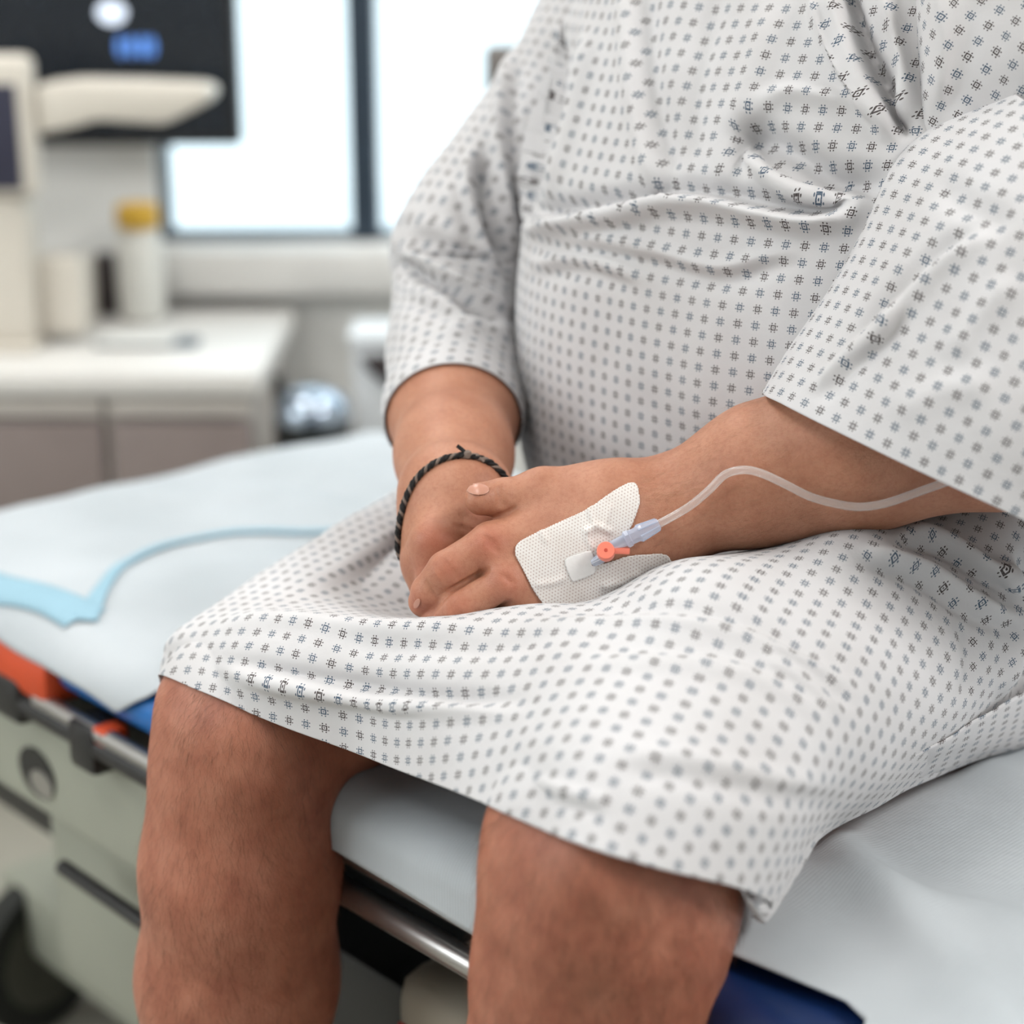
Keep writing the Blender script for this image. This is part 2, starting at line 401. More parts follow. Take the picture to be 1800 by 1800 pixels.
rarm += finger(P(752, 985, 1.235), P(760, 1040, 1.235), P(810, 1070, 1.245), P(840, 1070, 1.25), (.0155, .0125, .0112, .0098), .006)
rarm += finger(P(765, 1015, 1.255), P(790, 1065, 1.24), P(830, 1090, 1.245), P(860, 1090, 1.25), (.0145, .0118, .0105, .0095), .006)

def creases_on(prims, items):
    out = []
    for (px, py, ang, ln, dep) in items:       # follow the sight line down to the surface and cut a shallow groove across it
        o = np.array([0, 0, CAMZ]); d = P(px, py, 1.0)-o; t = 1.0
        for _ in range(80): t += 0.6*float(group_eval(prims, (o+d*t)[None])[0])
        n = 5; pts = []
        for q in np.linspace(-.5, .5, n):
            x, y = px+math.cos(ang)*ln*q, py+math.sin(ang)*ln*q; tt = t-0.02
            dd = P(x, y, 1.0)-o
            for _ in range(40): tt += 0.6*float(group_eval(prims, (o+dd*tt)[None])[0])
            pts.append(P(x, y, tt - 0.0007 + dep))
        out += [cut(pts[i], pts[i+1], 0.0011, 0.0022) for i in range(n-1)]
    return out
def seam_on(prims, line, r):               # the dark line where two fingers meet
    o = np.array([0, 0, CAMZ]); pts = []
    for x, y in catmull(np.array(line, float), 3*len(line)):
        d = P(x, y, 1.0)-o; t = 1.0
        for _ in range(80): t += 0.6*float(group_eval(prims, (o+d*t)[None])[0])
        pts.append(P(x, y, t))
    return [cut(pts[i], pts[i+1], r, 0.002) for i in range(len(pts)-1)]
larm += creases_on(larm, [(784, 1004, .95, 44, 0), (777, 1010, .95, 40, 0), (791, 998, .95, 38, .0003), (757, 1036, 1.0, 30, .0002), (805, 1072, .95, 40, 0), (798, 1078, .95, 34, .0002),
                          (884, 872, 1.45, 34, .0001), (878, 873, 1.45, 30, .0003), (862, 950, .6, 24, .0003), (866, 962, .6, 24, .0003), (893, 1018, .7, 22, .0003)])
larm += seam_on(larm, [(857, 1002), (838, 1012), (813, 1026), (796, 1036), (779, 1052), (764, 1070), (755, 1086)], .0015) + seam_on(larm, [(895, 1060), (870, 1073), (845, 1086), (832, 1093)], .0015) + seam_on(larm, [(905, 893), (885, 905), (868, 912)], .0012)
rarm += creases_on(rarm, [(835, 920, .45, 44, -.0003), (828, 912, .5, 38, 0.0), (822, 930, .35, 40, .0001)])

FL = np.array([-.125, .985, .66]); FH = np.array([.36, 1.43, 1.02]); hf = 0.0011
shp = tuple(np.ceil((FH-FL)/hf).astype(int))
Ff = np.minimum(field(larm, FL, hf, shp), field(rarm, FL, hf, shp))
Vf, Qf = surface_nets(Ff, FL, hf); del Ff
Vf = smooth_mesh(Vf, Qf, 2, 0.4)
BL = np.array([-.36, .74, .02]); BH = np.array([.56, 1.72, 1.36]); hb = 0.0038
shb = tuple(np.ceil((BH-BL)/hb).astype(int))
Fb = field(legs+torso, BL, hb, shb)
Fb = smin(Fb, field([larm[0], larm[1], larm[2], larm[3], larm[4], larm[5]], BL, hb, shb), 0.03) if False else np.minimum(Fb, np.minimum(field(larm[:6], BL, hb, shb), field(rarm[:5], BL, hb, shb)))
# the arms are joined to the shoulders; inside the fine box the finer surface takes over, the legs and trunk stay
Vb, Qb = surface_nets(Fb, BL, hb); del Fb
Vb = smooth_mesh(Vb, Qb, 3, 0.5)
inb = ((Vb > FL+2*hb) & (Vb < FH-2*hb)).all(1)
dl = np.minimum(group_eval(larm[:6], Vb), group_eval(rarm[:5], Vb)); db = group_eval(legs+torso, Vb)
kill = inb & (dl < db)
Qb = Qb[~kill[Qb].all(1)]; used = np.zeros(len(Vb), bool); used[Qb.ravel()] = True; re_ = np.cumsum(used)-1
Vb, Qb = Vb[used], re_[Qb]
Vall = np.concatenate([Vf, Vb]); Qall = np.concatenate([Qf, Qb+len(Vf)])
person = mesh_np('person', Vall, Qall, MAT['skin'])
tag(person, 'seated person in a printed hospital gown with hands folded on the lap', 'person')
rosy = np.zeros(len(Vall), np.float32)
for (p, r, a) in ((P(860, 957, 1.172), .012, .8), (P(890, 1022, 1.168), .012, .7), (P(786, 1003, 1.168), .011, .5), (P(806, 1068, 1.166), .011, .5), (P(762, 950, 1.2), .016, .6),
                  (P(745, 1057, 1.185), .010, .8), (P(836, 880, 1.165), .013, .5), (P(750, 1010, 1.2), .02, .5), (P(850, 915, 1.205), .016, .5), (P(770, 1105, 1.18), .012, .6),
                  (P(1180, 1560, .985), .05, .5), (P(1000, 1650, 1.0), .06, .45), (P(1150, 1700, 1.01), .05, .5)):
    rosy = np.maximum(rosy, a*np.exp(-(np.linalg.norm(Vall-p, axis=1)/r)**2))
lg = np.zeros(len(Vall), np.float32); lg[len(Vf):] = (group_eval(legs, Vall[len(Vf):]) < 0.01)
for nm, ar in (('rosy', rosy), ('leg', lg)):
    at = person.data.attributes.new(nm, 'FLOAT', 'POINT'); at.data.foreach_set('value', ar.astype(np.float32))
bvh = BVHTree.FromPolygons([tuple(v) for v in Vf], [tuple(q) for q in Qf.tolist()])
def cast(px, py, off=0.0):
    o = Vector((0, 0, CAMZ)); d = (Vector(P(px, py, 1.0))-o).normalized()
    h = bvh.ray_cast(o, d)
    if h[0] is None: return None
    n = h[1] if h[1].dot(d) < 0 else -h[1]
    return np.array(h[0]+n*off)
# ------------------------------------------------------------------ gown
def normals_grid(V, wrap=False):
    du = np.gradient(V, axis=1)
    if wrap: du = np.roll(V, -1, 1)-np.roll(V, 1, 1)
    dv = np.gradient(V, axis=0); n = np.cross(du, dv)
    return n/np.maximum(np.linalg.norm(n, axis=-1), 1e-9)[..., None]
def poly_dist(px, py, poly):
    best = np.full(px.shape, 1e9); sg = np.zeros(px.shape); al = np.zeros(px.shape)
    poly = np.asarray(poly, float); seg = np.linalg.norm(np.diff(poly, axis=0), axis=1); cum = np.concatenate([[0], np.cumsum(seg)])
    for i in range(len(poly)-1):
        a, b = poly[i], poly[i+1]; ab = b-a; t = np.clip(((px-a[0])*ab[0]+(py-a[1])*ab[1])/np.dot(ab, ab), 0, 1)
        dx, dy = px-(a[0]+t*ab[0]), py-(a[1]+t*ab[1]); d = np.hypot(dx, dy); m = d < best
        best = np.where(m, d, best); sg = np.where(m, np.sign(ab[0]*dy-ab[1]*dx), sg); al = np.where(m, (cum[i]+t*seg[i])/cum[-1], al)
    return best, sg, al
def fold(V, poly, width, amp, groove=0.0, side=1, taper=0.25, wrap=False, front=True):
    """press a fold into the cloth: a ridge (amp>0) or furrow along a line, with a furrow beside it"""
    n = normals_grid(V, wrap); view = V-np.array([0, 0, CAMZ]); view /= np.linalg.norm(view, axis=-1)[..., None]
    sgn = -np.sign((n*view).sum(-1)); fac = np.abs((n*view).sum(-1))
    n = n*sgn[..., None]
    px, py, t = proj(V); pl = catmull(poly, max(8, 6*len(poly))) if len(poly) > 2 else np.asarray(poly, float)
    d, sg, al = poly_dist(px, py, pl)
    tp = np.clip(np.minimum(al, 1-al)/max(taper, 1e-3), 0, 1); tp = tp*tp*(3-2*tp)
    f = amp*np.exp(-(d/width)**2)
    if groove: f = f - groove*np.exp(-((d*sg*side-1.5*width)/(1.1*width))**2)
    return V + n*(f*tp)[..., None]
def push_out(V, prims, gap=0.003, it=3):
    shp = V.shape; V = V.reshape(-1, 3).copy(); e = 1e-3
    for _ in range(it):
        d = group_eval(prims, V); m = d < gap
        if not m.any(): break
        Q = V[m]; g = np.stack([group_eval(prims, Q+np.eye(3)[i]*e)-group_eval(prims, Q-np.eye(3)[i]*e) for i in range(3)], 1)
        g /= np.maximum(np.linalg.norm(g, axis=1), 1e-9)[:, None]
        V[m] = Q + g*(gap-d[m])[:, None]
    return V.reshape(shp)
from mathutils import noise as mnoise
def ripple(V, amp, scale, seed=0.0, wrap=False):
    n = normals_grid(V, wrap); q = V.reshape(-1, 3)
    f = np.array([mnoise.noise(Vector((v[0]*scale+seed, v[1]*scale, v[2]*scale))) for v in q]).reshape(V.shape[:2])
    return V + n*(amp*f)[..., None]
def dense(ctrl, nr, nc): return np.swapaxes(catmull(np.swapaxes(catmull(ctrl, nr), 0, 1), nc), 0, 1)
def flatten_uv(V, guess, nr=26, nc=40):
    """lay the cloth flat (least stretch) so that the print follows the weave; guess gives the direction of the threads"""
    R, Cc = V.shape[:2]; ri = np.linspace(0, R-1, nr).round().astype(int); ci = np.linspace(0, Cc-1, nc).round().astype(int)
    A = V[np.ix_(ri, ci)]; g = guess[np.ix_(ri, ci)].reshape(-1, 2)
    o = mesh_np('flat', A.reshape(-1, 3), grid_faces(nr, nc), uv=g); me = o.data
    bpy.context.view_layer.objects.active = o; o.select_set(True)
    uv = g
    try:
        bpy.ops.object.mode_set(mode='EDIT'); bpy.ops.mesh.select_all(action='SELECT')
        try: bpy.ops.uv.unwrap(method='MINIMUM_STRETCH', margin=0.0, iterations=40)
        except Exception: bpy.ops.uv.unwrap(method='CONFORMAL', margin=0.0)
        bpy.ops.object.mode_set(mode='OBJECT')
        buf = np.zeros(len(me.loops)*2, np.float32); me.uv_layers[0].data.foreach_get('uv', buf); buf = buf.reshape(-1, 2)
        vi = np.zeros(len(me.loops), np.int32); me.loops.foreach_get('vertex_index', vi)
        uv = np.zeros_like(g); uv[vi] = buf
        F = grid_faces(nr, nc)
        def ar(Pn): 
            a, b = Pn[F[:, 2]]-Pn[F[:, 0]], Pn[F[:, 3]]-Pn[F[:, 1]]
            return 0.5*np.linalg.norm(np.cross(a, b), axis=-1).sum() if Pn.shape[1] == 3 else 0.5*np.abs((a[:, 0]*b[:, 1]-a[:, 1]*b[:, 0])).sum()
        uv = uv*math.sqrt(ar(A.reshape(-1, 3))/max(ar(uv), 1e-12))
        a = uv-uv.mean(0); b = g-g.mean(0); Um, Sg, Vt = np.linalg.svd(a.T @ b); uv = a @ (Um @ Vt) + g.mean(0)
    except Exception as ex:
        print('unwrap failed', ex)
    bpy.data.objects.remove(o); bpy.data.meshes.remove(me)
    return dense(uv.reshape(nr, nc, 2), R, Cc)
def arc_uv(V, mid=.5):
    du = np.linalg.norm(np.diff(V, axis=1), axis=-1); dv = np.linalg.norm(np.diff(V, axis=0), axis=-1)
    u = np.concatenate([np.zeros((V.shape[0], 1)), np.cumsum(du, 1)], 1); u = u - u[:, [int((V.shape[1]-1)*mid)]]
    v = np.concatenate([np.zeros((1, V.shape[1])), np.cumsum(dv, 0)], 0)
    return np.stack([u, v], -1)
def relax_uv(V, guess, nr=24, nc=44, it=2500):
    """lay the cloth flat keeping lengths: springs along, across and diagonal to the threads"""
    R, Cc = V.shape[:2]; ri = np.linspace(0, R-1, nr).round().astype(int); ci = np.linspace(0, Cc-1, nc).round().astype(int)
    A = V[np.ix_(ri, ci)]; U = guess[np.ix_(ri, ci)].copy()
    sets = [(slice(0, -1), slice(None), slice(1, None), slice(None), 1.), (slice(None), slice(0, -1), slice(None), slice(1, None), 1.),
            (slice(0, -1), slice(0, -1), slice(1, None), slice(1, None), .6), (slice(1, None), slice(0, -1), slice(0, -1), slice(1, None), .6)]
    Ls = [np.linalg.norm(A[a, b]-A[c, d], axis=-1) for a, b, c, d, w in sets]
    for _ in range(it):
        acc = np.zeros_like(U); cnt = np.zeros(U.shape[:2])
        for (a, b, c, d, w), ln in zip(sets, Ls):
            df = U[c, d]-U[a, b]; l = np.linalg.norm(df, axis=-1); f_ = (.5*w*(l-ln)/np.maximum(l, 1e-9))[..., None]*df
            acc[a, b] += f_; acc[c, d] -= f_; cnt[a, b] += w; cnt[c, d] += w
        U = U + 1.3*acc/cnt[..., None]
    return dense(U, R, Cc)
def cloth_obj(name, V, uv, parent, wrap=False, thick=0.0007):
    nr, nc = V.shape[:2]; F = grid_faces(nr, nc, wrap)
    if wrap:      # uv seam: repeat the first column
        V = np.concatenate([V, V[:, :1]], 1); F = grid_faces(nr, nc+1)
    o = mesh_np(name, V.reshape(-1, 3), F, MAT['gown'], parent, uv=uv.reshape(-1, 2))
    m = o.modifiers.new('thickness', 'SOLIDIFY'); m.thickness = thick; m.offset = 0
    return o
def tube_uv(V):   # V (nr, nc) closed ring rows -> uv with nc+1 columns
    W_ = np.concatenate([V, V[:, :1]], 1)
    du = np.linalg.norm(np.diff(W_, axis=1), axis=-1); u = np.concatenate([np.zeros((V.shape[0], 1)), np.cumsum(du, 1)], 1)
    k = int(V.shape[1]*UVMID); u = u - u[:, [k]]
    dv = np.linalg.norm(np.diff(W_, axis=0), axis=-1); v = np.concatenate([np.zeros((1, W_.shape[1])), np.cumsum(dv.mean(1, keepdims=True).repeat(W_.shape[1], 1), 0)], 0)
    return np.stack([u, v], -1)
UVMID = 0.25

# --- torso: rings round the trunk; angle 0.25 turn = straight to the front of the person
secs = [(.085, -.015, -.405, .215, .150), (.14, -.015, -.397, .226, .165), (.22, -.015, -.393, .230, .176), (.30, -.015, -.395, .228, .176), (.365, -.015, -.40, .224, .170), (.42, -.015, -.41, .226, .158),
        (.48, -.015, -.425, .226, .148), (.54, -.015, -.44, .222, .13), (.59, -.015, -.45, .17, .105), (.63, -.015, -.45, .10, .085)]
secs = catmull(np.array(secs), 250); na = 460; th = np.linspace(0, 2*np.pi, na, endpoint=False)
T = np.zeros((250, na, 3))
for i, (h, s0, w0, a, b) in enumerate(secs):
    e = 0.86
    cs, sn = np.cos(th), np.sin(th)
    s = s0 + a*np.sign(cs)*np.abs(cs)**e; w = w0 + b*np.sign(sn)*np.abs(sn)**e
    T[i, :, 0] = O0[0]+s*E[0]+w*G[0]; T[i, :, 1] = O0[1]+s*E[1]+w*G[1]; T[i, :, 2] = BED+h
torso_uv = tube_uv(T)
f = lambda *a, **k: globals().__setitem__('T', fold(T, *a, wrap=True, **k))
# the long cross fold under the chest with the hollow above it
f([(905, 405), (1000, 392), (1100, 375), (1180, 358), (1260, 362), (1340, 380), (1430, 392), (1530, 372)], 17, .016, .012, -1, .12)
f([(1290, 330), (1310, 240), (1380, 262), (1470, 308), (1590, 330)], 26, -.018)
f([(1310, 225), (1330, 290), (1390, 330), (1470, 350), (1560, 365)], 14, .009, .005, -1, .3)
f([(1300, 215), (1380, 165), (1450, 170), (1540, 190)], 17, .007, 0, 1, .4)
f([(1180, 355), (1150, 300), (1120, 180), (1108, 60), (1105, -60)], 20, .008, .008, 1, .2)
f([(1255, 350), (1290, 240), (1330, 120), (1360, -20)], 26, .007)
f([(1230, 330), (1220, 200), (1240, 60), (1270, -60)], 22, -.006)
f([(1480, -40), (1520, 80), (1570, 180), (1600, 250)], 16, -.022, -.010, 1, .15)
f([(1420, -40), (1450, 60), (1500, 150), (1560, 230)], 14, .009)
f([(1545, -40), (1580, 80), (1600, 180), (1610, 250)], 12, .010)
f([(940, 430), (1040, 420), (1150, 440), (1260, 470), (1350, 450), (1440, 430)], 15, .005, .004, 1)
f([(920, 470), (1010, 455), (1080, 470), (1140, 500)], 14, .005, .003, 1)
f([(985, 0), (960, 150), (940, 290), (918, 400)], 15, -.013, -.008, 1)
f([(1040, 30), (1020, 150), (985, 280), (950, 370)], 16, .009, .007, 1)
f([(1000, -20), (985, 120), (955, 260)], 12, .009)
f([(1290, 480), (1260, 560), (1235, 660), (1220, 780)], 40, .002)
f([(1090, 440), (1060, 560), (1050, 700), (1050, 800)], 40, -.002)
T = ripple(T, .0022, 16, 3.0, True); T = push_out(T, torso, .004)
gown = cloth_obj('hospital_gown', T, torso_uv, person, True)
gown['label'] = 'white cotton hospital gown printed with small blue and brown square motifs'

# --- lap: columns run from the hem at the knees back to the belly
cols = [
    [L(-.205, .02, .0), L(-.215, .02, .03), L(-.225, .01, .05), L(-.24, -.06, .05), L(-.25, -.15, .05), L(-.25, -.25, .05), L(-.24, -.36, .05)],
    [P(284, 1197, 1.285), P(290, 1155, 1.288), P(313, 1112, 1.290), PH(430, 1030, .105), PH(560, 945, .122), PH(680, 875, .13), PH(800, 800, .14)],
    [P(400, 1238, 1.207), P(395, 1170, 1.210), P(405, 1098, 1.240), PH(520, 1030, .123), PH(640, 960, .13), PH(745, 890, .138), PH(860, 820, .15)],
    [P(520, 1285, 1.183), P(520, 1190, 1.180), P(525, 1086, 1.212), PH(610, 1050, .117), PH(700, 985, .115), PH(790, 915, .115), PH(900, 850, .13)],
    [P(640, 1330, 1.160), P(640, 1215, 1.160), P(640, 1094, 1.192), PH(700, 1075, .112), PH(780, 1030, .10), PH(870, 980, .10), PH(960, 920, .12)],
    [P(745, 1370, 1.105), P(750, 1240, 1.118), P(762, 1100, 1.160), PH(800, 1088, .112), PH(880, 1050, .10), PH(960, 1000, .10), PH(1040, 930, .12)],
    [P(850, 1412, 1.045), P(880, 1260, 1.070), P(958, 1075, 1.130), PH(1000, 1062, .12), PH(1040, 1030, .105), PH(1080, 990, .11), PH(1130, 920, .13)],
    [P(1000, 1478, .975), P(1035, 1300, 1.005), P(1130, 1130, 1.062), P(1208, 988, 1.132), PH(1235, 985, .14), PH(1260, 950, .135), PH(1300, 880, .14)],
    [P(1150, 1524, .962), P(1225, 1340, .990), P(1340, 1160, 1.050), P(1415, 1030, 1.112), P(1480, 927, 1.170), PH(1500, 918, .165), PH(1530, 850, .165)],
    [P(1300, 1562, .985), P(1395, 1400, 1.010), P(1500, 1240, 1.062), P(1585, 1100, 1.120), P(1650, 995, 1.170), P(1700, 890, 1.215), P(1730, 800, 1.25)],
    [P(1355, 1590, 1.030), P(1440, 1450, 1.070), P(1565, 1345, 1.110), P(1690, 1235, 1.155), P(1780, 1120, 1.195), P(1840, 980, 1.23), P(1870, 860, 1.26)],
    [P(1330, 1618, 1.050), P(1434, 1484, 1.112), P(1562, 1407, 1.178), P(1680, 1353, 1.248), P(1800, 1312, 1.312), P(1930, 1262, 1.40), P(2010, 1200, 1.46)],
]
ctrl = np.swapaxes(np.array(cols), 0, 1)
LAP = dense(ctrl, 230, 420)
lap_uv = relax_uv(LAP, arc_uv(LAP, .66))
f = lambda *a, **k: globals().__setitem__('LAP', fold(LAP, *a, **k))
f([(330, 1108), (480, 1090), (620, 1100), (760, 1106), (900, 1098)], 14, .005)
f([(360, 1150), (500, 1180), (640, 1205), (790, 1225), (950, 1230)], 15, -.006, -.005, 1)
f([(390, 1185), (520, 1215), (650, 1240), (780, 1250)], 11, .003)
f([(560, 1130), (700, 1140), (860, 1140), (1000, 1120)], 20, -.003)
f([(850, 1110), (1020, 1095), (1180, 1092), (1330, 1125), (1450, 1180), (1540, 1240)], 14, .004, .003, -1)
f([(1000, 1170), (1150, 1165), (1290, 1180), (1400, 1230), (1470, 1290)], 16, .0035, .003, -1)
f([(1060, 1330), (1180, 1332), (1290, 1352), (1400, 1376), (1500, 1380)], 20, .0028, .0028, 1)
f([(930, 1370), (1000, 1395), (1080, 1415)], 13, .0025, .002, 1)
f([(1330, 1150), (1420, 1200), (1490, 1270)], 14, .0035, .003, -1)
f([(1500, 960), (1620, 1000), (1720, 1060), (1800, 1100)], 14, .008, .006, 1)
f([(1560, 930), (1660, 950), (1740, 1000), (1800, 1040)], 12, .008, .006, 1)
f([(1760, 960), (1790, 1060), (1780, 1160), (1750, 1240)], 14, .008, .006, -1)
f([(1690, 1080), (1710, 1160), (1690, 1240)], 16, -.004)
f([(480, 1010), (600, 990), (720, 960)], 30, .002)
LAP = ripple(LAP, .0022, 15, 9.0); LAP = push_out(LAP, legs, .003)
lap = cloth_obj('skirt', LAP, lap_uv, gown)

# --- rolled hem band along the open side of the skirt
o_px = [(1328, 1612), (1352, 1618), (1400, 1542), (1434, 1480), (1492, 1424), (1564, 1386), (1660, 1352), (1800, 1306), (1920, 1262)]; o_t = [1.035, 1.042, 1.07, 1.098, 1.132, 1.165, 1.225, 1.30, 1.375]
i_px = [(1304, 1566), (1338, 1588), (1384, 1508), (1414, 1455), (1466, 1388), (1548, 1350), (1632, 1318), (1716, 1264), (1830, 1200)]; i_t = [.990, 1.022, 1.05, 1.068, 1.095, 1.12, 1.148, 1.19, 1.25]
ro = np.array([P(x, y, t) for (x, y), t in zip(o_px, o_t)]); ri = np.array([P(x, y, t-.004) for (x, y), t in zip(i_px, i_t)])
back = np.array([P(x-6, y-4, t+.02) for (x, y), t in zip(o_px, o_t)])
band = dense(np.stack([ri, .5*(ri+ro)+np.array([-.001, -.003, .0025]), ro, back]), 24, 160)
band = ripple(band, .0022, 30, 5.0)
cloth_obj('side_hem', band, arc_uv(band)*.75+.004, gown)

# --- far sleeve (image left): rings along the arm
def sleeve(name, cents, rads, nr, na, folds, prims, uvmid, noise_amp=.002, seed=1.0):
    global UVMID
    c = catmull(np.array(cents), nr); r = catmull(np.array(rads), nr)
    Tn = np.gradient(c, axis=0); Tn /= np.linalg.norm(Tn, axis=1)[:, None]
    V = np.zeros((nr, na, 3)); a = np.linspace(0, 2*np.pi, na, endpoint=False)
    for i in range(nr):
        X = np.cross(Tn[i], np.array([0, ct, -st])); X /= np.linalg.norm(X); Y = np.cross(Tn[i], X)
        V[i] = c[i] + r[i][0]*np.cos(a)[:, None]*X + r[i][1]*np.sin(a)[:, None]*Y
    UVMID = uvmid; uv = tube_uv(V)
    for args, kw in folds: V = fold(V, *args, wrap=True, **kw)
    V = ripple(V, noise_amp, 22, seed, True); V = push_out(V, prims, .0025)
    return cloth_obj(name, V, uv, gown, True)
sleeve('sleeve', [P(796, 742, 1.395), P(797, 680, 1.43), P(800, 590, 1.475), P(808, 500, 1.495), P(822, 425, 1.50), P(903, 300, 1.515), P(995, 180, 1.525), P(1095, 0, 1.53), P(1160, -120, 1.53)],
       [(.0500, .050), (.0510, .053), (.0535, .057), (.0540, .058), (.0580, .058), (.056, .058), (.058, .06), (.062, .062), (.06, .06)], 170, 220,
       [(([(690, 430), (760, 470), (840, 515), (915, 560)], 13, .010, .013, 1), {}), (([(700, 500), (780, 530), (860, 560), (915, 600)], 14, .004, .004, 1), {}),
        (([(850, 250), (845, 330), (870, 420), (905, 480)], 12, -.015, -.010, 1), {}), (([(905, 60), (880, 200), (890, 330), (912, 430)], 11, .008, .006, -1), {}),
        (([(720, 390), (790, 410), (860, 450)], 14, .004, .003, 1), {}), (([(760, 590), (840, 570), (900, 600)], 16, .004), {}), (([(800, 300), (790, 380), (810, 450)], 20, .004), {})],
       rarm[:5], 0.75, .0025, 4.0)

# --- near sleeve (image right): wide, hanging open over the forearm
scol = [   # from the cuff up to the shoulder; inner side behind, front edge, outer face, back
    [P(1480, 690, 1.26), P(1560, 560, 1.27), P(1640, 420, 1.27), P(1740, 280, 1.26), P(1850, 100, 1.25)],
    [P(1385, 672, 1.225), P(1480, 530, 1.235), P(1560, 390, 1.235), P(1650, 260, 1.225), P(1800, 120, 1.215)],
    [P(1345, 692, 1.180), P(1428, 560, 1.180), P(1510, 415, 1.175), P(1592, 256, 1.170), P(1780, 155, 1.165)],
    [P(1378, 712, 1.140), P(1470, 590, 1.135), P(1550, 450, 1.130), P(1640, 290, 1.130), P(1800, 180, 1.125)],
    [P(1490, 768, 1.105), P(1580, 640, 1.095), P(1660, 480, 1.090), P(1740, 330, 1.090), P(1870, 220, 1.09)],
    [P(1650, 845, 1.075), P(1730, 700, 1.060), P(1790, 530, 1.060), P(1850, 390, 1.060), P(1950, 270, 1.07)],
    [P(1800, 915, 1.065), P(1880, 770, 1.050), P(1930, 600, 1.050), P(1980, 440, 1.055), P(2050, 310, 1.06)],
    [P(1980, 1000, 1.09), P(2040, 840, 1.075), P(2070, 660, 1.075), P(2100, 500, 1.08), P(2130, 350, 1.085)],
    [P(2080, 980, 1.18), P(2120, 830, 1.18), P(2140, 660, 1.18), P(2150, 500, 1.18), P(2160, 350, 1.18)],
]
SL = dense(np.swapaxes(np.array(scol), 0, 1), 190, 230)
sl_uv = flatten_uv(SL, arc_uv(SL), 20, 26)
f = lambda *a, **k: globals().__setitem__('SL', fold(SL, *a, **k))
f([(1480, 620), (1560, 530), (1640, 450), (1740, 380)], 16, -.006, -.006, 1)
f([(1420, 700), (1480, 640), (1540, 590), (1590, 520)], 12, .005, .004, 1)
f([(1660, 640), (1720, 560), (1800, 480)], 26, .005)
f([(1560, 740), (1650, 690), (1760, 670)], 30, .003)
f([(1640, 300), (1700, 360), (1790, 400)], 26, -.004)
SL = ripple(SL, .003, 14, 2.0); SL = push_out(SL, larm[:6], .004)
cloth_obj('sleeve', SL, sl_uv, gown)
# upper part of the near sleeve, running up to the shoulder behind the hanging flap
ucol = [[P(1622, 330, 1.215), P(1612, 230, 1.20), P(1606, 140, 1.19), P(1600, 40, 1.19), P(1590, -80, 1.20)],
        [P(1640, 330, 1.18), P(1630, 220, 1.168), P(1635, 120, 1.155), P(1640, 20, 1.15), P(1640, -80, 1.16)],
        [P(1700, 330, 1.165), P(1710, 220, 1.155), P(1720, 110, 1.14), P(1730, 10, 1.135), P(1740, -80, 1.14)],
        [P(1800, 330, 1.15), P(1810, 200, 1.14), P(1820, 90, 1.125), P(1830, 0, 1.12), P(1840, -80, 1.12)],
        [P(1950, 330, 1.13), P(1960, 190, 1.12), P(1970, 80, 1.11), P(1980, 0, 1.10), P(1990, -80, 1.10)],
        [P(2100, 330, 1.15), P(2110, 190, 1.14), P(2120, 80, 1.13), P(2130, 0, 1.13), P(2140, -80, 1.13)]]
UP = dense(np.swapaxes(np.array(ucol), 0, 1), 90, 120); up_uv = flatten_uv(UP, arc_uv(UP), 16, 20) @ np.array([[.86, .5], [-.5, .86]])
UP = fold(UP, [(1640, -60), (1660, 80), (1650, 200)], 14, .004)
UP = fold(UP, [(1720, -40), (1690, 120), (1660, 230)], 20, -.003)
UP = ripple(UP, .0025, 18, 6.0)
cloth_obj('shoulder_panel', UP, up_uv, gown)
# ------------------------------------------------------------------ room
MAT['wall'] = plain('white_wall_paint', srgb(238, 237, 233), 0.7, var=0.02, scale=6)
MAT['floor'] = plain('pale_vinyl_floor', srgb(168, 166, 154), 0.35, var=0.05, scale=30)
MAT['ceil'] = plain('ceiling_white', srgb(235, 235, 232), 0.8, var=0.02)
MAT['frame'] = plain('dark_window_frame', srgb(38, 52, 66), 0.45, var=0.05)
MAT['sill'] = plain('sill_laminate', srgb(220, 218, 214), 0.45, var=0.03)
def glass(name, tint, gl=0.06):
    t = NT(name); tr = t.n('ShaderNodeBsdfTransparent'); tr.inputs[0].default_value = tint
    g = t.n('ShaderNodeBsdfGlossy'); g.inputs['Roughness'].default_value = 0.05
    m = t.n('ShaderNodeMixShader'); m.inputs[0].default_value = gl
    t.l(tr.outputs[0], m.inputs[1]); t.l(g.outputs[0], m.inputs[2]); t.l(m.outputs[0], t.out.inputs[0]); return t.m
MAT['pane'] = glass('window_glass', (0.97, 0.99, 1, 1))
def struct(o): o['kind'] = 'structure'; return o
WY = 3.05; X0r, X1r, Y0r, H = -2.45, 2.6, -1.6, 2.72
def wall_hole(name, axis, pos, a0, a1, ha0, ha1, hz0, hz1, th):
    bm = bmesh.new()
    def q(u0, u1, z0, z1):
        if axis == 'y': add_box(bm, ((u0+u1)/2, pos+th/2, (z0+z1)/2), (u1-u0, abs(th), z1-z0))
        else: add_box(bm, (pos+th/2, (u0+u1)/2, (z0+z1)/2), (abs(th), u1-u0, z1-z0))
    q(a0, ha0, 0, H); q(ha1, a1, 0, H); q(ha0, ha1, 0, hz0); q(ha0, ha1, hz1, H)
    return struct(mesh_bm(name, bm, MAT['wall']))
wz0 = PY(400, 428, WY)[2]; wx0 = PY(272, 300, WY)[0]; wx1 = 1.75; wz1 = 2.25
struct(box('floor', (X0r-.1, Y0r-.1, -.1), (X1r+.1, WY+.2, 0), MAT['floor']))
struct(box('ceiling', (X0r-.1, Y0r-.1, H), (X1r+.1, WY+.2, H+.1), MAT['ceil']))
wall_hole('wall_back', 'y', WY, X0r, X1r, wx0, wx1, wz0, wz1, .16)
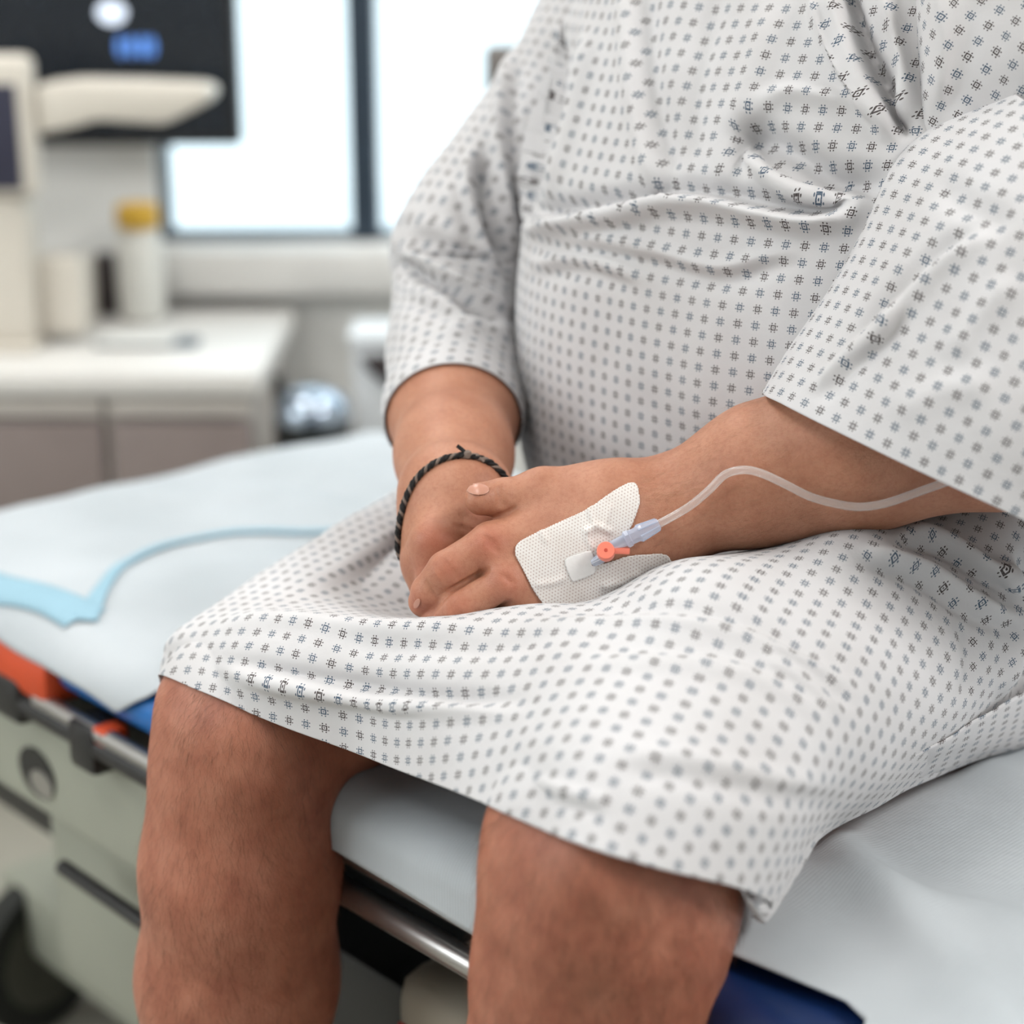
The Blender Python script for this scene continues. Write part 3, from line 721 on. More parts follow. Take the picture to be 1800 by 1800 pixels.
wall_hole('wall_left', 'x', X0r, Y0r, WY, -.45, 1.5, .95, 2.55, -.16)
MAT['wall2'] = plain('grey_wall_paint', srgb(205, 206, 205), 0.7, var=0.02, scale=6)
struct(box('wall_right', (X1r, Y0r, 0), (X1r+.1, WY, H), MAT['wall2']))
struct(box('wall_front', (X0r, Y0r-.1, 0), (X1r, Y0r, H), MAT['wall2']))
win = empty('window_1', ((wx0+wx1)/2, WY+.06, wz0)); struct(win)
def fr(parent, a, b): return box('frame_bar', a, b, MAT['frame'], parent)
mx = PY(640, 220, WY+.05)[0]
for a, b in (((wx0, WY+.03, wz0), (wx1, WY+.09, wz0+.012)), ((wx0, WY+.03, wz1-.05), (wx1, WY+.09, wz1)), ((wx0, WY+.03, wz0), (wx0+.012, WY+.09, wz1)), ((wx1-.05, WY+.03, wz0), (wx1, WY+.09, wz1)),
             ((mx-.022, WY+.02, wz0), (mx+.022, WY+.10, wz1)), ((1.12, WY+.02, wz0), (1.15, WY+.10, wz1))): fr(win, a, b)
for a, b in ((wx0+.012, mx-.022), (mx+.022, 1.12), (1.15, wx1-.05)): box('pane', (a, WY+.055, wz0+.012), (b, WY+.061, wz1-.05), MAT['pane'], win)
w2 = empty('window_2', (X0r-.08, .52, .95)); struct(w2)
for a, b in (((X0r-.11, -.45, .95), (X0r-.05, 1.5, 1.0)), ((X0r-.11, -.45, 2.5), (X0r-.05, 1.5, 2.55)), ((X0r-.11, -.45, .95), (X0r-.05, -.40, 2.55)), ((X0r-.11, 1.45, .95), (X0r-.05, 1.5, 2.55)), ((X0r-.11, .5, .95), (X0r-.05, .55, 2.55))): fr(w2, a, b)
for a, b in ((-.40, .5), (.55, 1.45)): box('pane', (X0r-.083, a, 1.0), (X0r-.077, b, 2.5), MAT['pane'], w2)
zs = PY(500, 482, WY-.1)[2]
struct(box('trim_1', (wx0-.02, WY-.06, wz0-.075), (wx1+.05, WY+.03, wz0-.002), MAT['sill'], bevel=.006))
struct(box('baseboard_back', (X0r, WY-.015, 0), (X1r, WY, .1), MAT['sill'], bevel=.004))
MAT['lamp'] = plain('lamp_diffuser', srgb(250, 248, 244), 0.6, var=.01, emit=(1, .97, .93, 1), estr=4)
MAT['lampf'] = plain('lamp_frame', srgb(225, 225, 225), 0.4, var=.02)
for i, ((x, y), lb) in enumerate(zip(PANELS, ('nearest the windows on the left', 'nearest the windows on the right', 'far from the back window on the left', 'added on the right as fill light for the lap'))):
    t_ = empty('ceiling_lamp', (x, y, H)); tag(t_, 'square white ceiling light panel ' + lb, 'lamp', 'ceiling light panels')
    box('lamp_frame', (x-.31, y-.61, H-.035), (x+.31, y+.61, H), MAT['lampf'], t_, bevel=.004); box('diffuser', (x-.28, y-.58, H-.041), (x+.28, y+.58, H-.034), MAT['lamp'], t_)

# ------------------------------------------------------------------ bed
MAT['blue'] = plain('blue_vinyl_mattress', srgb(16, 104, 178), 0.4, var=.06)
MAT['orange'] = plain('orange_vinyl', srgb(206, 74, 30), 0.5, var=.06)
MAT['black'] = plain('black_plastic', srgb(26, 25, 26), 0.45, var=.1)
MAT['panel'] = plain('grey_green_panel', srgb(158, 160, 146), 0.45, var=.03)
MAT['chrome'] = plain('brushed_steel', srgb(176, 174, 172), 0.28, metal=0.9, var=.04)
MAT['rubber'] = plain('wheel_rubber', srgb(28, 30, 26), 0.7, var=.1)
MAT['hubm'] = plain('wheel_hub', srgb(74, 74, 64), 0.55, var=.06)
MAT['beige'] = plain('beige_plastic', srgb(176, 168, 152), 0.5, var=.04)
MAT['red'] = plain('red_label', srgb(190, 34, 26), 0.5, var=.03)
def paper():
    t = NT('white_disposable_sheet'); ob = t.obj(); n = t.noise(9, 4, ob)
    t.l(t.ramp(n, [(.3, srgb(182, 188, 192)), (.7, srgb(194, 199, 203))]), t.b.inputs['Base Color']); t.b.inputs['Roughness'].default_value = .8
    mp = t.n('ShaderNodeMapping'); mp.inputs['Rotation'].default_value = (0, 0, math.radians(47.5)); t.l(ob, mp.inputs[0])
    w = t.n('ShaderNodeTexWave'); w.inputs['Scale'].default_value = 120; t.l(mp.outputs[0], w.inputs[0])
    b1 = t.bump(w.outputs[1], .10, .0008); t.l(t.bump(n, .2, .01, b1), t.b.inputs['Normal']); return t.m
MAT['sheet'] = paper()
MAT['bluestripe'] = plain('light_blue_border', srgb(146, 182, 198), 0.7, var=.04)
bed = empty('hospital_bed', tuple(L(-.2, -.35, -BED))); tag(bed, 'adjustable hospital bed with a blue mattress and grey green side panel', 'bed')
MAT['blueshade'] = plain('shaded_blue_mattress', srgb(10, 40, 88), 0.45, var=.06)  # same blue vinyl, with the shadow on this part put into the colour
lbox('mattress_section', -.80, -.142, -.60, .0, -.046, -.006, MAT['blue'], bed, bevel=.018, seg=4)
lbox('mattress_section', -.138, .78, -.60, .0, -.046, -.006, MAT['blueshade'], bed, bevel=.018, seg=4)  # split off to carry the darker shadow tone
lbox('mattress_base', -.77, .75, -.56, -.05, -.10, -.0465, MAT['black'], bed, bevel=.006)
lbox('orange_flap', -.66, -.455, -.03, .014, -.058, -.014, MAT['orange'], bed, bevel=.012)
lbox('orange_tab', -.385, -.365, -.01, .012, -.066, -.048, MAT['orange'], bed, bevel=.003)
sp = lbox('side_panel', -.95, -.16, -.035, -.012, -.185, -.078, MAT['panel'], bed, bevel=.009, seg=3)
def oval(name, s0, h0, rs, rh, w0, w1, mat, parent):
    n = 28; V = []; F = []
    for w in (w0, w1): V += [L(s0+rs*math.cos(a), w, h0+rh*math.sin(a)) for a in np.linspace(0, 2*np.pi, n, endpoint=False)]
    for j in range(n): F.append((j, (j+1) % n, n+(j+1) % n, n+j))
    F += [tuple(range(n))[::-1], tuple(range(n, 2*n))]
    me = bpy.data.meshes.new(name); me.from_pydata([tuple(v) for v in V], [], F); me.update(); setmat(me, mat); return link(bpy.data.objects.new(name, me), parent)
oval('grip_recess', -.528, -.145, .031, .023, -.0118, -.0105, MAT['black'], sp)
oval('grip_bar', -.518, -.152, .019, .012, -.0104, -.0090, MAT['chrome'], sp)
lbox('panel_slot', -.49, -.28, -.0118, -.0100, -.176, -.168, MAT['black'], sp) if False else None
tube('side_rail', [L(s, .004, -.068) for s in np.linspace(-.9, -.18, 20)], .011, MAT['black'], bed)
tube('rail_tube', [L(s, .006, -.056) for s in np.linspace(-.48, -.20, 20)], .0075, MAT['chrome'], bed)
lbox('rail_bracket', -.56, -.50, -.02, .016, -.086, -.044, MAT['black'], bed, bevel=.006)
lbox('rail_bracket', -.42, -.38, -.02, .016, -.092, -.05, MAT['black'], bed, bevel=.006)
tube('lower_rail', [L(s, -.02, -.092) for s in np.linspace(-.14, .40, 20)], .010, MAT['chrome'], bed)
tube('thin_rail', [L(s, -.018, -.060) for s in np.linspace(-.12, .35, 20)], .0065, MAT['chrome'], bed)
lbox('lower_deck', -.90, .70, -.55, -.10, -.30, -.22, MAT['black'], bed, bevel=.01)
lbox('support_leg', -.62, -.42, -.30, -.06, -.40, -.18, MAT['panel'], bed, bevel=.02)
lbox('base_cover', -.10, .38, -.42, -.055, -.34, -.165, MAT['beige'], bed, bevel=.025, seg=3)
lbox('base_beam', -.98, .72, -.52, -.18, -.56, -.47, MAT['panel'], bed, bevel=.015)
for s in (-.62, .42): lbox('lift_column', s-.07, s+.07, -.42, -.30, -.50, -.24, MAT['panel'], bed, bevel=.012)
rl = lbox('warning_label', -.085, -.055, -.0555, -.0540, -.235, -.205, MAT['red'], bed)
tube('panel_strut', [L(s, -.014, -.226-.0*s) for s in np.linspace(-.50, -.28, 10)], .007, MAT['black'], bed)
def caster(s, w, r=.076, yaw=.5):
    c = L(s, w, r-BED); d = np.array([math.cos(yaw), math.sin(yaw), 0]); up = np.array([0, 0, 1.0]); sd = np.cross(d, up)
    M = np.stack([d, up, sd], 1)
    cs = bpy.data.objects.new('caster', None); cs.location = tuple(c); cs.empty_display_size = .05; link(cs, bed)
    lathe('tyre', [(r*.80, -.017), (r*.97, -.017), (r, -.009), (r, .009), (r*.97, .017), (r*.80, .017)], c, MAT['rubber'], cs, 40, M)
    lathe('wheel_disc', [(.012, -.019), (r*.81, -.0165), (r*.81, .0165), (.012, .019)], c, MAT['hubm'], cs, 40, M)
    bm = bmesh.new(); top = L(s, w, -.56)
    add_box(bm, (c+top)/2+np.array([0, 0, .055]), (.05, .05, max(top[2]-c[2]-.04, .02))); mesh_bm('fork', bm, MAT['panel'], cs, bevel=.008)
caster(-.93, -.20, .092, .95); caster(-.93, -.50, .076, .95); caster(.60, -.20, .076, .95); caster(.60, -.50, .076, .95)

# sheet over the mattress, its edge hanging a little over the near side
ns, nw = 260, 150
ss = np.linspace(-.812, .80, ns)
def over(s):                    # where the sheet ends on the near side: how far past the edge
    k = np.array([(-.845, .010), (-.60, .008), (-.46, .012), (-.40, .016), (-.355, .022), (-.32, .0), (-.29, -.03), (-.25, -.03), (-.2, .0), (-.13, .034), (.10, .040), (.16, .03), (.195, -.02), (.24, -.027), (.32, -.038), (.342, -.03), (.356, .01), (.37, .045), (.80, .05)])
    return np.interp(s, k[:, 0], k[:, 1])
SH = np.zeros((ns, nw, 3))
for i, s in enumerate(ss):
    w1 = over(s); q = np.linspace(0, 1, nw)**0.9; arc = -.612+(w1+.612)*q
    r = .026
    for j, a in enumerate(arc):
        if a < -r: w, h = a, 0.0
        else:
            an = min((a+r)/r, math.pi/2); w = -r+r*math.sin(an); h = -r+r*math.cos(an)
            ex = (a+r)-r*math.pi/2
            if ex > 0: h -= ex
        p = Vector((s*5, a*5, 0)); b = mnoise.noise(p)*.010 + mnoise.noise(p*2.6)*.004
        far = min(max((-.30-s)/.2, 0), 1)
        hump = .016*math.exp(-((s+.42+.35*(a+.25))/.10)**2)*far
        b = b*(.25+.9*far) + hump
        if s > .2: b += .010*math.exp(-((a+.10-.5*(s-.35))/.022)**2) + .008*math.exp(-((a+.19+.35*(s-.4))/.025)**2) + .006*math.exp(-((a+.30-.2*(s-.4))/.03)**2)
        nrm = min(max((a+r)/(r*1.5), 0), 1)
        SH[i, j] = L(s + 0.0, w + .004*nrm + max(b, 0)*nrm*.8, h + .0035 + (max(b, -.003))*(1-nrm))
SH = push_out(SH, [('el', L(9, 9, 9), LOC, np.array([.01, .01, .01]), .01)], .001, 1)
sheet = mesh_np('bed_sheet', SH.reshape(-1, 3), grid_faces(ns, nw), MAT['sheet'])
m_ = sheet.modifiers.new('thickness', 'SOLIDIFY'); m_.thickness = .0015; m_.offset = 1
tag(sheet, 'white disposable paper sheet spread over the hospital bed mattress', 'sheet')
bvs = BVHTree.FromPolygons([tuple(v) for v in SH.reshape(-1, 3)], [tuple(q) for q in grid_faces(ns, nw).tolist()])
def on_sheet(px, py, off):
    o = Vector((0, 0, CAMZ)); d = (Vector(P(px, py, 1.0))-o).normalized(); h = bvs.ray_cast(o, d)
    if h[0] is None: return None
    n = h[1] if h[1].dot(d) < 0 else -h[1]
    return np.array(h[0]+n*off)
def down_sheet(s, w, off):
    p = L(s, w, .2); h = bvs.ray_cast(Vector(p), Vector((0, 0, -1)))
    return np.array(h[0])+np.array([0, 0, off]) if h[0] is not None else L(s, w, off)
# absorbent pad with a light blue border, lying on the far part of the sheet
def strip(name, path, widths, mat, parent, off=.003, n=80):
    c = catmull(np.array(path), n); wd = catmull(np.array(widths)[:, None], n)[:, 0]; V = []
    T2 = np.gradient(c, axis=0); T2 /= np.linalg.norm(T2, axis=1)[:, None]; N2 = np.stack([-T2[:, 1], T2[:, 0]], 1)
    for q in np.linspace(-.5, .5, 7):
        V.append([down_sheet(*(c[i]+N2[i]*wd[i]*q), off) for i in range(n)])
    V = np.array(V); o = mesh_np(name, V.reshape(-1, 3), grid_faces(7, n), mat, parent)
    m = o.modifiers.new('thickness', 'SOLIDIFY'); m.thickness = .001; m.offset = 1; return o
def loc_sw(px, py, h=.01):
    p = PH(px, py, h)[:2]-O0; return np.array([p @ E, p @ G])
edge_path = [loc_sw(x, y) for (x, y) in ((150, 1095), (185, 1040), (225, 985), (290, 955), (370, 938), (460, 932), (570, 925), (700, 905))]
near_path = [loc_sw(x, y) for (x, y) in ((-120, 995), (-40, 1018), (40, 1045), (100, 1068), (150, 1090))]
ns2 = 90; padV = []
ep = catmull(np.array(edge_path), ns2); npth = catmull(np.array(near_path)[::-1], 60)
for j, q in enumerate(np.linspace(0, 1, 60)):
    off_ = npth[j]-npth[0]
    padV.append([down_sheet(*(ep[i]+off_), .0022) for i in range(ns2)])
pad = mesh_np('absorbent_pad', np.array(padV).reshape(-1, 3), grid_faces(60, ns2), MAT['sheet'])
m_ = pad.modifiers.new('thickness', 'SOLIDIFY'); m_.thickness = .0015; m_.offset = 1
tag(pad, 'white absorbent pad with a light blue border on the far end of the bed', 'pad')
strip('border', edge_path, [.020, .013, .011, .011, .012, .012, .010, .008], MAT['bluestripe'], pad, .0045)
strip('border', near_path, [.045, .045, .042, .040, .040], MAT['bluestripe'], pad, .0045)
# ------------------------------------------------------------------ things along the back wall
MAT['worktop'] = plain('worktop_white', srgb(222, 219, 214), 0.4, var=.02)
MAT['cab'] = plain('cabinet_light_grey', srgb(196, 189, 182), 0.5, var=.03)
MAT['cab2'] = plain('drawer_grey_brown', srgb(136, 123, 119), 0.5, var=.03)
MAT['kick'] = plain('plinth_brown', srgb(112, 92, 78), 0.6, var=.05)
MAT['cream'] = plain('cream_equipment_plastic', srgb(216, 209, 197), 0.45, var=.03)
MAT['screen'] = plain('dark_screen', srgb(24, 30, 38), 0.25, var=.05)
MAT['screen2'] = plain('violet_grey_screen', srgb(52, 52, 70), 0.3, var=.05)
MAT['scrw'] = plain('screen_white_symbol', srgb(210, 222, 240), .5, var=.02, emit=(.78, .86, 1, 1), estr=.75)
MAT['scrb'] = plain('screen_blue_symbol', srgb(70, 120, 200), .5, var=.02, emit=(.12, .28, .72, 1), estr=.8)
MAT['yellow'] = plain('yellow_cap', srgb(214, 170, 60), .45, var=.04)
MAT['bottle'] = plain('white_bottle', srgb(214, 213, 206), .4, var=.03)
MAT['dkbox'] = plain('dark_brown_plastic', srgb(62, 54, 54), .5, var=.08)
MAT['binblk'] = plain('black_bin_plastic', srgb(16, 20, 22), .35, var=.08)
MAT['binlid'] = plain('polished_bin_lid', srgb(170, 182, 196), .16, metal=.8, var=.05)  # pale bluish tone puts the window's reflection into the lid colour
MAT['white'] = plain('white_plastic', srgb(225, 228, 230), .45, var=.02)
MAT['paperw'] = plain('document_paper', srgb(226, 226, 222), .7, var=.02)
MAT['slate'] = plain('slate_folder', srgb(92, 102, 112), .6, var=.05)
MAT['grey'] = plain('grey_housing', srgb(118, 112, 108), .5, var=.04)
DZ = BED - .025                                   # worktop height
def yd_at(py, z):                                  # depth at which a sight line meets height z
    yd = (py-900)/FPX; t = (CAMZ-z)/(st+yd*ct); return (ct-yd*st)*t
DYF = yd_at(650, DZ)
xr = PY(458, 640, DYF)[0]
desk = empty('low_cabinet', (-.9, (DYF+WY)/2, 0)); tag(desk, 'long low cabinet with white top and grey brown drawer fronts under the monitor', 'cabinet')
box('worktop', (-2.3, DYF-.02, DZ-.035), (xr, WY-.02, DZ), MAT['worktop'], desk, bevel=.008)
box('body', (-2.3, DYF+.012, .09), (xr-.03, WY-.02, DZ-.036), MAT['cab'], desk)
z1 = PY(200, 735, DYF)[2]; zb = PY(200, 815, DYF)[2]
xs_ = [PY(x, 780, DYF)[0] for x in (-420, -150, 190, 450)]
for i in range(3):
    box('upper_rail', (xs_[i]+.004, DYF-.006, z1+.004), (xs_[i+1]-.004, DYF+.011, DZ-.04), MAT['cab'], desk, bevel=.003)
    box('drawer', (xs_[i]+.006, DYF-.006, .30), (xs_[i+1]-.006, DYF+.011, z1-.004), MAT['cab2'], desk, bevel=.004)
box('plinth', (-2.25, DYF+.03, 0), (xr-.05, WY-.05, .09), MAT['kick'], desk)
# wall monitor
MYW = 2.96
a0, a1 = PY(-260, 100, MYW), PY(423, 256, MYW)
tv = empty('wall_monitor', (0.5*(a0[0]+a1[0]), MYW, a1[2])); tag(tv, 'large dark flat monitor in front of the bright window', 'monitor')
top = a1[2]+.66
box('housing', (a0[0], MYW, a1[2]), (a1[0], MYW+.045, top), MAT['black'], tv, bevel=.006)
scr = box('display', (a0[0]+.014, MYW-.003, a1[2]+.016), (a1[0]-.014, MYW+.002, top-.014), MAT['screen'], tv)
def disc(name, px, py, rx, ry, y, mat, parent):
    c = PY(px, py, y); k = c[1]/FPX*1.02; n = 24
    V = [(c[0]+rx*k*math.cos(q), y-.001, c[2]+ry*k*math.sin(q)) for q in np.linspace(0, 2*np.pi, n, endpoint=False)]
    V += [(x, y+.0015, z) for x, _, z in V]; F = [tuple(range(n)), tuple(range(n, 2*n))[::-1]] + [(j, n+j, n+(j+1) % n, (j+1) % n) for j in range(n)]
    me = bpy.data.meshes.new(name); me.from_pydata(V, [], F); me.update(); setmat(me, mat); return link(bpy.data.objects.new(name, me), parent)
disc('screen_symbol', 196, 22, 24, 18, MYW-.004, MAT['scrw'], scr)
for px in (212, 231, 250, 266): disc('screen_symbol', px, 82, 6, 16, MYW-.004, MAT['scrb'], scr)
bm = bmesh.new(); add_box(bm, ((a0[0]+a1[0])/2, (MYW+.045+WY)/2, a1[2]+.3), (.16, WY-MYW-.045, .12)); mesh_bm('wall_bracket', bm, MAT['black'], tv, bevel=.006)
# ultrasound cart on the left with its own screen, column and swing arm
CY = yd_at(622, DZ)
cart = empty('medical_device', tuple(PY(20, 622, CY))); tag(cart, 'cream medical device with a framed screen standing on the cabinet at the left edge', 'medical device')
def pbox(name, x0, y0, x1, y1, Y, dep, mat, parent, bevel=.006, rot=0):
    A, B = PY(x0, y0, Y), PY(x1, y1, Y); return box(name, (A[0], Y, B[2]), (B[0], Y+dep, A[2]), mat, parent, bevel=bevel, seg=3)
hs = pbox('screen_housing', -210, 97, 66, 348, CY, .05, MAT['cream'], cart, .014)
pbox('display', -185, 148, 40, 334, CY-.003, .006, MAT['screen2'], hs, .002)
pbox('column', -60, 345, 62, 606, CY+.02, .08, MAT['cream'], cart, .012)
A_ = PY(-80, 622, CY); box('device_base', (A_[0]-.05, CY-.01, DZ+.0005), (PY(64, 622, CY)[0], CY+.12, DZ+.012), MAT['cream'], cart, bevel=.004)
pbox('side_box', 56, 452, 150, 592, CY+.06, .06, MAT['cream'], cart, .012)
# the paddle shaped arm
apts = [(60, 150), (120, 142), (230, 144), (345, 149), (364, 154), (371, 166), (364, 180), (345, 192), (300, 214), (283, 219), (250, 217), (170, 212), (120, 226), (60, 238)]
AY = CY+.02; V = [tuple(PY(x, y, AY)) for x, y in apts]; n = len(V); V += [(x, y+.09, z) for x, y, z in V]
bm = bmesh.new(); vs = [bm.verts.new(v) for v in V]; bm.faces.new(vs[:n]); bm.faces.new(vs[n:][::-1])
for j in range(n): bm.faces.new((vs[j], vs[n+j], vs[n+(j+1) % n], vs[(j+1) % n]))
mesh_bm('swing_arm', bm, MAT['cream'], cart, bevel=.008, seg=3)
# on the worktop
def foot(px, py): y = yd_at(py, DZ); return np.array([PY(px, py, y)[0], y, DZ])
b0 = foot(252, 562); k = b0[1]/FPX*1.03
bt = empty('disinfectant_bottle', tuple(b0)); tag(bt, 'white bottle with a yellow cap standing on the low cabinet', 'bottle')
hB = (562-402)*k; lathe('bottle_body', [(.8*40*k, 0), (40*k, .006), (40*k, hB*.82), (30*k, hB*.96), (26*k, hB)], b0, MAT['bottle'], bt, 28)
lathe('cap', [(34*k, hB), (37*k, hB+.004), (36*k, hB+36*k), (30*k, hB+40*k)], b0, MAT['yellow'], bt, 24)
b1 = foot(188, 556); bx = empty('dark_box', tuple(b1)); tag(bx, 'small dark brown dispenser box left of the yellow capped bottle', 'box')
box('box_body', (b1[0]-.020, b1[1], DZ), (b1[0]+.020, b1[1]+.05, DZ+.085), MAT['dkbox'], bx, bevel=.004)
box('box_lid', (b1[0]-.022, b1[1]-.002, DZ+.0855), (b1[0]+.022, b1[1]+.052, DZ+.095), MAT['dkbox'], bx, bevel=.003)
b2 = foot(105, 580); wb = empty('paper_box', tuple(b2)); tag(wb, 'cream carton between the framed screen device and the dark box', 'box')
box('carton', (b2[0]-.045, b2[1], DZ), (b2[0]+.045, b2[1]+.07, DZ+.10), MAT['cream'], wb, bevel=.003); box('carton_flap', (b2[0]-.046, b2[1]-.001, DZ+.1005), (b2[0]+.046, b2[1]+.071, DZ+.104), MAT['cream'], wb, bevel=.001)
b3 = foot(260, 607); nb = empty('papers', tuple(b3)); tag(nb, 'sheets of paper with a slate folder lying on the worktop', 'papers')
box('folder', (b3[0]-.075, b3[1]-.02, DZ), (b3[0]+.075, b3[1]+.03, DZ+.007), MAT['slate'], nb, bevel=.001); box('sheet', (b3[0]-.07, b3[1]-.03, DZ+.0072), (b3[0]+.04, b3[1]+.025, DZ+.012), MAT['paperw'], nb)
# black bin with a polished dome lid
by = 2.62; bc = PY(548, 700, by); kb = by/FPX*1.0; rb = 70*kb; zt = PY(541, 722, by)[2]
bi = empty('pedal_bin', (bc[0], by, 0)); tag(bi, 'black round pedal bin with a polished dome lid by the low cabinet', 'bin')
lathe('bin_body', [(rb*.94, 0), (rb*.96, .01), (rb, zt-.03), (rb*1.01, zt-.028), (rb*1.01, zt-.012)], (bc[0], by, 0), MAT['binblk'], bi, 40)
lathe('dome_lid', [(rb*1.0, zt-.0115), (rb*.985, zt+.004), (rb*.9, zt+.016), (rb*.7, zt+.027), (rb*.4, zt+.034), (rb*.1, zt+.036)], (bc[0], by, 0), MAT['binlid'], bi, 40)
tube('hinge_post', [(bc[0]-rb*.86, by+.01, zt-.05), (bc[0]-rb*.86, by+.01, zt+.05)], .008, MAT['black'], bi)
# white stand by the window wall with a dark pouch
wy = 2.72; w0 = PY(655, 800, wy); ws = empty('white_stand', (w0[0], wy, 0)); tag(ws, 'white waste stand with a rim and dark pouch beside the black bin', 'stand')
A_, B_ = PY(618, 605, wy), PY(730, 800, wy)
box('stand_body', (A_[0], wy, .02), (B_[0], wy+.12, A_[2]), MAT['white'], ws, bevel=.01); box('rim', (A_[0]-.006, wy-.006, A_[2]+.0005), (B_[0]+.006, wy+.126, A_[2]+.014), MAT['white'], ws, bevel=.004)
pt = [PY(x, y, wy-.012) for x, y in ((632, 628), (700, 622), (700, 690), (668, 668), (646, 650))]; n = len(pt)
bm = bmesh.new(); vs = [bm.verts.new(tuple(q)) for q in pt] + [bm.verts.new((q[0], q[1]+.011, q[2])) for q in pt]; bm.faces.new(vs[:n]); bm.faces.new(vs[n:][::-1])
for j in range(n): bm.faces.new((vs[j], vs[n+j], vs[n+(j+1) % n], vs[(j+1) % n]))
mesh_bm('pouch', bm, MAT['dkbox'], ws)
box('stand_foot', (A_[0]-.004, wy-.004, 0), (B_[0]+.004, wy+.124, .0195), MAT['grey'], ws, bevel=.004)
# grey monitor on a pole behind the shoulder
gy = 2.5; A_, B_ = PY(852, 82, gy), PY(990, 170, gy); gm = empty('pole_device', ((A_[0]+B_[0])/2, gy, 0)); tag(gm, 'grey device on a pole partly hidden behind the shoulder', 'device')
box('device_housing', (A_[0], gy, B_[2]), (B_[0], gy+.06, A_[2]), MAT['grey'], gm, bevel=.008); xm = (A_[0]+B_[0])/2+.02
tube('pole', [(xm, gy+.03, .02), (xm, gy+.03, B_[2]+.002)], .012, MAT['chrome'], gm); lathe('pole_foot', [(.16, 0), (.16, .012), (.02, .022)], (xm, gy+.03, 0), MAT['black'], gm, 30)
# ------------------------------------------------------------------ dressing, infusion line, bracelet, nails, hair
def dressing_mat():
    t = NT('perforated_white_fleece'); b = t.b; sep = t.n('ShaderNodeSeparateXYZ'); t.l(t.uv(), sep.inputs[0])
    c = 0.0021
    U = t.math('DIVIDE', sep.outputs[0], c); V = t.math('DIVIDE', sep.outputs[1], c*0.9); iv = t.math('FLOOR', V)
    U2 = t.math('ADD', U, t.math('MULTIPLY', t.math('MODULO', t.math('ABSOLUTE', iv), 2.0), 0.5))
    fx = t.math('SUBTRACT', t.math('FRACT', U2), 0.5); fy = t.math('SUBTRACT', t.math('FRACT', V), 0.5)
    d = t.math('SQRT', t.math('ADD', t.math('MULTIPLY', fx, fx), t.math('MULTIPLY', t.math('MULTIPLY', fy, fy), 0.5)))
    hole = t.math('LESS_THAN', d, 0.19)
    t.l(t.mix(t.math('MULTIPLY', hole, 0.7), t.ramp(t.noise(60, 3, t.obj()), [(.3, srgb(222, 214, 208)), (.7, srgb(234, 229, 225))]), srgb(176, 150, 138)), b.inputs['Base Color'])
    b.inputs['Roughness'].default_value = .75
    t.l(t.bump(t.math('SUBTRACT', 1.0, t.math('SMOOTH_MIN', d, 0.4, 0.1)), -0.35, 0.0006), b.inputs['Normal']); return t.m
MAT['dress'] = dressing_mat()
MAT['gauze'] = plain('white_gauze', srgb(236, 233, 230), .8, var=.02, scale=300, bump=.1)
MAT['coral'] = plain('coral_plastic', srgb(246, 132, 108), .35, var=.02, coat=.3)
MAT['coralhole'] = plain('coral_recess', srgb(196, 72, 52), .5, var=.02)
def clear(name, col, ior=1.3, rough=.08):
    t = NT(name); b = t.b; b.inputs['Base Color'].default_value = col; b.inputs['Transmission Weight'].default_value = 1.0
    n = t.noise(40, 2, t.obj()); t.l(t.math('MULTIPLY_ADD', n, .04, rough), b.inputs['Roughness']); b.inputs['IOR'].default_value = ior; return t.m
def milky(name, col, lo, hi, rough=.12):       # clear soft plastic: see-through in the middle, whitish at its edges
    t = NT(name); b = t.b; n = t.noise(60, 2, t.obj()); t.l(t.ramp(n, [(.3, col), (.7, tuple(min(1, c*1.04) for c in col[:3])+(1,))]), b.inputs['Base Color'])
    b.inputs['Roughness'].default_value = rough; b.inputs['Specular IOR Level'].default_value = .8; b.inputs['Coat Weight'].default_value = .6
    tr = t.n('ShaderNodeBsdfTransparent'); lw = t.n('ShaderNodeLayerWeight'); lw.inputs[0].default_value = .35
    f_ = t.math('MULTIPLY_ADD', lw.outputs['Facing'], hi-lo, lo); m = t.n('ShaderNodeMixShader'); t.l(f_, m.inputs[0]); t.l(tr.outputs[0], m.inputs[1]); t.l(b.outputs[0], m.inputs[2]); t.l(m.outputs[0], t.out.inputs[0]); return t.m
MAT['clear'] = milky('clear_tubing', srgb(232, 226, 222), .22, .60)
MAT['clearblue'] = milky('clear_blue_connector', srgb(206, 216, 238), .38, .75)
def smooth_pts(a, it=2):
    a = np.array(a)
    for _ in range(it): a[1:-1] = .25*a[:-2]+.5*a[1:-1]+.25*a[2:]
    return a
zz = lambda X, Y: (650+X/3.0, 760+Y/3.0)
outl = [zz(*p) for p in ((760, 625), (770, 595), (795, 570), (850, 542), (950, 497), (1080, 437), (1158, 402), (1230, 347), (1300, 300), (1365, 266), (1395, 265), (1414, 285), (1422, 330), (1428, 372), (1400, 452), (1370, 522), (1322, 565),
                         (1250, 610), (1200, 662), (1215, 690), (1290, 670), (1345, 648), (1400, 640), (1540, 632), (1572, 642), (1590, 668), (1606, 705), (1520, 800), (1400, 900), (1250, 985), (1100, 1040), (975, 1030), (945, 955), (900, 890), (850, 822), (800, 720), (768, 660))]
